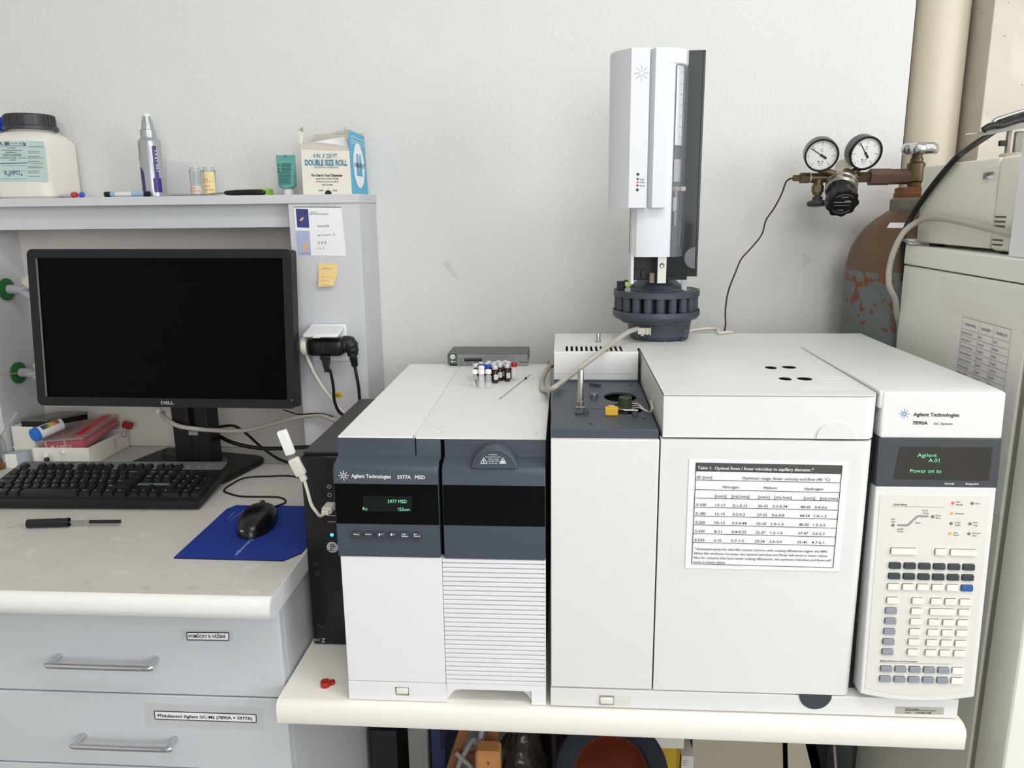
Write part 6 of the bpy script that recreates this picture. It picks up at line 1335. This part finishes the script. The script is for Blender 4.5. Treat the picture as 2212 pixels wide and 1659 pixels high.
BLUEC = mat('carton_blue',(92,178,214),.55,var=.03)
p0_, p1_ = V((bl[1].x,yF-.0012,SZ+.0003)), V((Yp(*B2(970,740),yB).x,yB,SZ+.0003))
dz = tl[1].x-bl[1].x
p2_, p3_ = V((p1_.x-.003,yB,.892)), V((fp(800,165).x,yF-.0012,fp(800,165).z-.0005))
sn = (p1_-p0_).cross(p3_-p0_).normalized()
part('blue_side', MB().quad(p0_,p1_,p2_,p3_,th=.0014,n=sn), BLUEC, pf)
m = MB()
sp3 = lambda u,v,k=2.0: (p0_*(1-u)+p1_*u)*(1-v)+(p3_*(1-u)+p2_*u)*v+sn*(.0014+.0002*k)
n_ = 32; m.v = [sp3(.5+.36*math.cos(2*PI*i/n_),.47+.365*math.sin(2*PI*i/n_)) for i in range(n_)]; m.f = [tuple(range(n_))]
for i in range(9):
    u = .08+.1*i
    for v in (.90,.84,.80): m.v += [sp3(u,v+.012*(i%2)),sp3(u+.06,v+.012*(i%2)),sp3(u+.06,v+.018+.012*(i%2)),sp3(u,v+.018+.012*(i%2))]; b_ = len(m.v)-4; m.f.append((b_,b_+1,b_+2,b_+3))
part('oval_print', m, mat('print_white',(240,244,246),.6,var=0), pf)
m = MB()
for u in (.42,.60):
    k_ = len(m.v); m.v += [sp3(u-.10,.30,3),sp3(u+.10,.30,3),sp3(u+.045,.66,3),sp3(u-.045,.66,3)]; m.f.append((k_,k_+1,k_+2,k_+3))
part('initial_print', m, mat('print_sky',(86,176,212),.6,var=0), pf)
m = MB(); ur, vr = (p1_-p0_).normalized(), (p3_-p0_).normalized(); m.text('PARAFILM', sp3(.20,.43,4), ur, vr, .0105, (p1_-p0_).length*.62, 0, .0)
part('side_lettering', m, mat('print_charcoal',(62,62,72),.6,var=0), pf)
m = MB(); m.tpx('4 IN. X 250 FT.', B2(485,418), B2(706,420), 8.5, lambda x,y: Yp(x,y,yF-.0014), FN, .012)
f4 = lambda x,y: Yp(x,y,yF-.0014)
m.tpx('DOUBLE SIZE ROLL', B2(411,486), B2(790,487), 11.5, f4, FN, .035).tpx('FOR GREATER CONVENIENCE', B2(492,512), B2(710,513), 4, f4, FN, 0)
part('blue_lettering', m, mat('print_steel_blue',(60,128,160),.6,var=0), pf)
m = MB(); m.tpx('For Use In Your Dispenser', B2(470,586), B2(748,587), 5.5, f4, FN, .03)
for t_,x0_,x1_,y_ in (('Simply Press Thumbs Through',508,710,612),('Perforations At Corners Below',510,712,638),('PINCH HERE',566,660,668),('INSERT',533,578,718),('FINGER',655,700,718)): m.tpx(t_, B2(x0_,y_), B2(x1_,y_), 3.2, f4, FN, .01)
m.disc(f4(*B2(619,740)), .0072, FN, .0004, 24)
kx_ = f4(*B2(619,688)); m.strip(kx_,kx_-V((0,0,.0024)),.0008,FN)
part('black_lettering', m, INK, pf)
part('film_roll', MB().cyl((xl_+.012,-.07,SZ+.05),(xr_-.012,-.07,SZ+.05),.045,n=32), mat('film_roll',(214,212,206),.5), pf)
m = MB(); m.quad(fp(372,300,-.118),fp(806,340,-.122),fp(760,232,-.085),fp(585,262,-.085),th=.0006); part('leaflet', m, PAPER, pf)
m = MB(); m.add([fp(806,345),fp(798,262,-.11),fp(752,170,-.06),fp(768,140,-.05),fp(802,172),fp(808,352)],[(0,1,2,3,4,5),(5,4,3,2,1,0)]); part('torn_flap', m, CB, pf)
m = MB(); m.add([fp(366,290),fp(590,272,-.10),fp(806,330,-.124),fp(808,349),fp(600,346,-.126),fp(376,346)],[(0,1,2,3,4,5)][:1]+[(5,4,3,2,1,0)]); part('front_flap', m, mat('carton_inside',(206,200,190),.7,var=.03), pf)
# pens
def pen(name, lab, a, b, r_, body, ends, cat='pen'):
    t = thing(name, lab, cat, (a+b)/2); d_ = (b-a)
    part('barrel', MB().cyl(a+d_*.12,b-d_*.10,r_,n=16), body, t)
    part('cap', MB().lathe([(0,0),(r_*1.1,.0015),(r_*1.2,.004),(r_*1.15,d_.length*.14)], a, d_, 16), ends[0], t)
    part('end_plug', MB().lathe([(0,0),(r_*1.05,.001),(r_*1.15,.003),(r_*1.1,d_.length*.13)], b, -d_, 16), ends[1], t); return t
WP = mat('pen_white',(226,224,224),.4)
z = SZ+.0062
def sp_(x,y,yy): v_ = Yp(x,y,yy); return V((v_.x,yy,z))
pen('marker_pen', 'white marker with red ends lying before the reagent jar', sp_(163,416,-.146), sp_(122,413,-.080)+V((.01,0,0)), .0052, WP, (REDP,REDP))
pen('marker_pen', 'white marker with a blue end beside the red ended marker', sp_(177,416,-.146), sp_(146,414,-.060)+V((.03,.0,0)), .0048, WP, (BLUEP,BLUEP))
t = pen('ball_pen', 'pale blue ball pen with black ends lying before the spray bottle', sp_(225,415,-.132), sp_(325,415,-.132), .0048, mat('pen_pale_blue',(150,182,214),.3), (BLACKG,BLACKG))
part('pen_label', MB().cyl(sp_(250,415,-.132),sp_(285,415,-.132),.0051,n=16), WP, t)
# ================================================================== red septa on the bench
for x,y,r_,h_,lab in ((702.5,1471,.0075,.009,'larger red rubber septum lying on the bench corner'),(717,1471,.0050,.005,'smaller red rubber septum touching the larger one')):
    c_ = Zp(x,y,h_); c_.z = 0
    solo('rubber_septum', MB().lathe([(0,0),(r_*.95,0),(r_,.0006),(r_,h_-.0006),(r_*.93,h_),(r_*.5,h_),(r_*.4,h_-.001),(0,h_-.001)], c_, n=24), mat('septum_red',(178,36,26),.5), lab, 'septum', 'red septa on the bench')
# ================================================================== stored under the bench
u = lambda x,y,yy: Yp(x,y,yy)
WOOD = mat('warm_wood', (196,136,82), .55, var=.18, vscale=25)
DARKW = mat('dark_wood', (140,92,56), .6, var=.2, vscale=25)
solo('case_shadow', MB().box(-.414,u(858,1600,-.28).x,-.28,-.06,FLOOR,u(800,1578,-.28).z,.006), mat('case_shadow_black',(34,35,40),.6), 'dark case widened to stand in for the shadow left of the grey bench leg', 'case')  # box widened so its black stands in for the shadow here
bl_ = thing('blue_binder', 'dark blue binder standing beside the grey bench leg', 'binder', (-.22,-.30,FLOOR))
x0_, x1_ = u(931,1620,-.33).x, u(962,1620,-.33).x
part('cover', MB().box(x0_,x1_,-.33,-.10,FLOOR,-.045,.002), mat('binder_blue',(40,48,92),.5), bl_)
part('spine_panel', MB().box(x1_-.010,x1_-.002,-.3312,-.329,-.40,-.06), BLACK, bl_)
tr = thing('wooden_tripod', 'wooden folding stand with two slanting legs under the bench', 'stand', (-.13,-.36,FLOOR))
def bar(p, q, w_, d_, mm, nm):
    d = q-p; return part(nm, MB().box(-w_/2,w_/2,-d_/2,d_/2,0,d.length,.0015,M=ali(p, d) @ Matrix(((1,0,0,0),(0,0,1,0),(0,-1,0,0),(0,0,0,1)))), mm, tr)
a_, b_ = u(975,1659,-.36), u(1000,1582,-.36); d_ = (a_-b_).normalized()
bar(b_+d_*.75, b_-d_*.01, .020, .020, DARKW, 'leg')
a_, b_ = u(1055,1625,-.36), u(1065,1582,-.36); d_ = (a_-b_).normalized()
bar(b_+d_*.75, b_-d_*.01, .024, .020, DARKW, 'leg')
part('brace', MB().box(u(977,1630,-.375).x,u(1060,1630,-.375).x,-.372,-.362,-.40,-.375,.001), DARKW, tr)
wbk = thing('wooden_mallet', 'pale wooden block on end with a chamfered top in front of the stand', 'mallet', (-.11,-.42,FLOOR))
x0_, x1_ = u(1026,1640,-.44).x, u(1080,1640,-.44).x; zt = u(1050,1626,-.44).z
part('head', MB().box(x0_,x1_,-.44,-.40,FLOOR,zt,.005,1), WOOD, wbk)
m = MB(); m.text('9', (u(1052,1656,-.44).x,-.4402,zt-.028), (1,0,0), (0,0,1), .008, None, 0, 0); part('burnt_mark', m, INK, wbk)
gh = thing('grey_hose', 'grey rubber hose hanging over the wooden stand under the bench', 'hose', (-.15,-.39,FLOOR))
part('hose', MB().tube([(u(1060,1590,-.385).x,-.33,-.05),u(1040,1582,-.385),u(1022,1598,-.385),u(1005,1625,-.388),u(992,1650,-.39),u(984,1690,-.39),u(980,1740,-.39),u(980,1860,-.39)], .0056, 12).tube([u(985,1626,-.39),u(1000,1640,-.395),u(1020,1660,-.40),u(1040,1700,-.40),u(1050,1800,-.40)], .0050, 12), mat('hose_grey',(150,150,148),.5), gh)
bg = bmesh.new(); bmesh.ops.create_uvsphere(bg, u_segments=28, v_segments=20, radius=1)
rg_ = random.Random(7)
c_ = u(1125,1660,-.34)
for v_ in bg.verts:
    k = 1+.10*rg_.uniform(-1,1); v_.co = V((c_.x+.062*v_.co.x*k, -.30+.05*v_.co.y*k, -.53+.185*v_.co.z*(1+.04*rg_.uniform(-1,1))))
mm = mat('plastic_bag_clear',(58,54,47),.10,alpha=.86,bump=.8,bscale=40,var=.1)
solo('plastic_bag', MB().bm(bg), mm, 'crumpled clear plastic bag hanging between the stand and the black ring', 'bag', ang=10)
solo('dark_bottle', MB().lathe([(0,0),(.030,0),(.032,.003),(.032,.52),(.02,.56),(.014,.58),(.014,.65)], (u(1194,1640,-.33).x,-.22,FLOOR), n=28), mat('bottle_dark',(36,24,22),.3), 'dark bottle standing in shadow left of the black foam ring', 'bottle')
hm = thing('foam_ring', 'thick black foam ring around an amber plastic bowl under the bench', 'foam ring', (.11,-.45,FLOOR))
cR = u(1322,1722,-.47); cR.z = cR.z
ro = ((u(1447,1722,-.47).x)-(u(1197,1722,-.47).x))/2
ro *= 1.0
dv = V((-.10,-.62,.78)).normalized()
o_ = V((cR.x,-.44,u(1322,1597,-.44).z-ro*.62-.014))
FOAM = mat('black_foam',(44,48,58),.95,bump=.9,bscale=500,var=.35,vscale=260)
ring = [(ro*.62,-.03),(ro*.90,-.03),(ro*.985,-.022),(ro,-.005),(ro,.018),(ro*.95,.028),(ro*.82,.030),(ro*.70,.026),(ro*.655,.012),(ro*.62,-.03)]
part('ring', MB().lathe(ring, o_, dv, 56), FOAM, hm)
part('bowl', MB().lathe([(ro*.66,.010),(ro*.64,-.01),(ro*.56,-.04),(ro*.40,-.062),(0,-.07),(0,-.066),(ro*.38,-.058),(ro*.53,-.037),(ro*.61,-.01),(ro*.64,.010)], o_, dv, 48), mat('amber_plastic',(124,46,20),.10,var=.3,vscale=14,coat=.6), hm)
part('support', MB().box(o_.x-.05,o_.x+.05,o_.y-.02,o_.y+.07,FLOOR,o_.z-.075,.004), BLACK, hm)
yc_ = thing('yellow_carton', 'dark yellow carton partly hidden behind the black foam ring', 'box', (.22,-.30,FLOOR))
x0_, x1_ = u(1395,1630,-.34).x, u(1462,1630,-.34).x
part('carton', MB().box(x0_,x1_,-.34,-.16,FLOOR,u(1440,1616,-.34).z,.002), mat('carton_yellow',(206,166,48),.6), yc_)
part('lid_flap', MB().box(x1_-.0005,x1_+.007,-.338,-.165,FLOOR+.005,u(1465,1620,-.34).z,.001), mat('carton_yellow_dark',(176,138,40),.6), yc_)
wc = thing('white_carton', 'white carton lying on the yellow carton under the bench', 'box', (.22,-.29,u(1440,1616,-.34).z+.001))
z_ = u(1440,1616,-.34).z+.0005
part('carton', MB().box(u(1383,1600,-.342).x,u(1478,1600,-.342).x,-.342,-.17,z_,z_+.034,.0015), CARD, wc)
m = MB()
for i in range(7): m.box(u(1396+2.1*i,1601,-.3425).x,u(1397.2+2.1*i,1601,-.3425).x,-.3426,-.342,z_+.018,z_+.024)
part('stripe_print', m, INK, wc)
pc2 = thing('paper_packet', 'white packet with printed lines beside the yellow carton', 'packet', (.255,-.33,FLOOR))
x0_, x1_ = u(1472,1640,-.335).x, u(1499,1640,-.335).x; zt = u(1485,1634,-.335).z
part('packet', MB().box(x0_,x1_,-.335,-.20,FLOOR,zt,.001), CARD, pc2)
m = MB()
for i in range(3): m.strip(V((x0_+.002,-.3353,zt-.010-.005*i)),V((x0_+.013,-.3353,zt-.010-.005*i)),.0008,FN)
part('printed_lines', m, INK, pc2)
cbx = thing('cardboard_panel', 'large beige cardboard sheet leaning under the bench', 'cardboard', (.36,-.25,FLOOR))
m = MB(); yy = -.30
P_ = [u(1500,1602,yy),u(1660,1608,yy),u(1690,1659,yy)]
xa, xb = u(1494,1630,yy).x, u(1650,1630,yy).x
part('sheet', MB().prism([(xa,FLOOR),(xb+.16,FLOOR),(u(1690,1659,yy).x,u(1690,1659,yy).z),(u(1662,1600,yy).x,-.045),(xa,-.045)], 0,.006, Matrix.Translation((0,yy,0)) @ XZ), mat('card_beige',(196,186,164),.7,var=.05), cbx)
part('folded_edge', MB().prism([(xb+.02+.16,FLOOR),(xb+.195,FLOOR),(u(1700,1659,yy).x,u(1690,1659,yy).z),(u(1668,1600,yy).x,-.045),(u(1640,1600,yy).x,-.045)], .006,.012, Matrix.Translation((0,yy,0)) @ XZ), mat('card_beige_pale',(208,200,182),.7,var=.05), cbx)
solo('grey_drainpipe', MB().cyl((u(1690,1640,-.10).x,-.10,FLOOR),(u(1690,1640,-.10).x,-.10,-.045),.036,n=32), mat('drain_grey',(176,174,166),.5), 'pale grey vertical pipe behind the cardboard sheet', 'pipe')
dz_ = thing('black_crate', 'black box at the right under the bench with a pale cord down its front', 'box', (.47,-.25,FLOOR))
x0_, x1_ = u(1722,1640,-.29).x, u(1838,1640,-.29).x
part('crate', MB().box(x0_,x1_-.045,-.28,-.16,FLOOR,-.05,.003), mat('crate_black',(22,22,23),.6), dz_)
part('cord', MB().tube([u(1802,1610,-.295),u(1804,1640,-.295),u(1808,1700,-.295),u(1808,1800,-.295)], .003, 8), CABLEG, dz_)
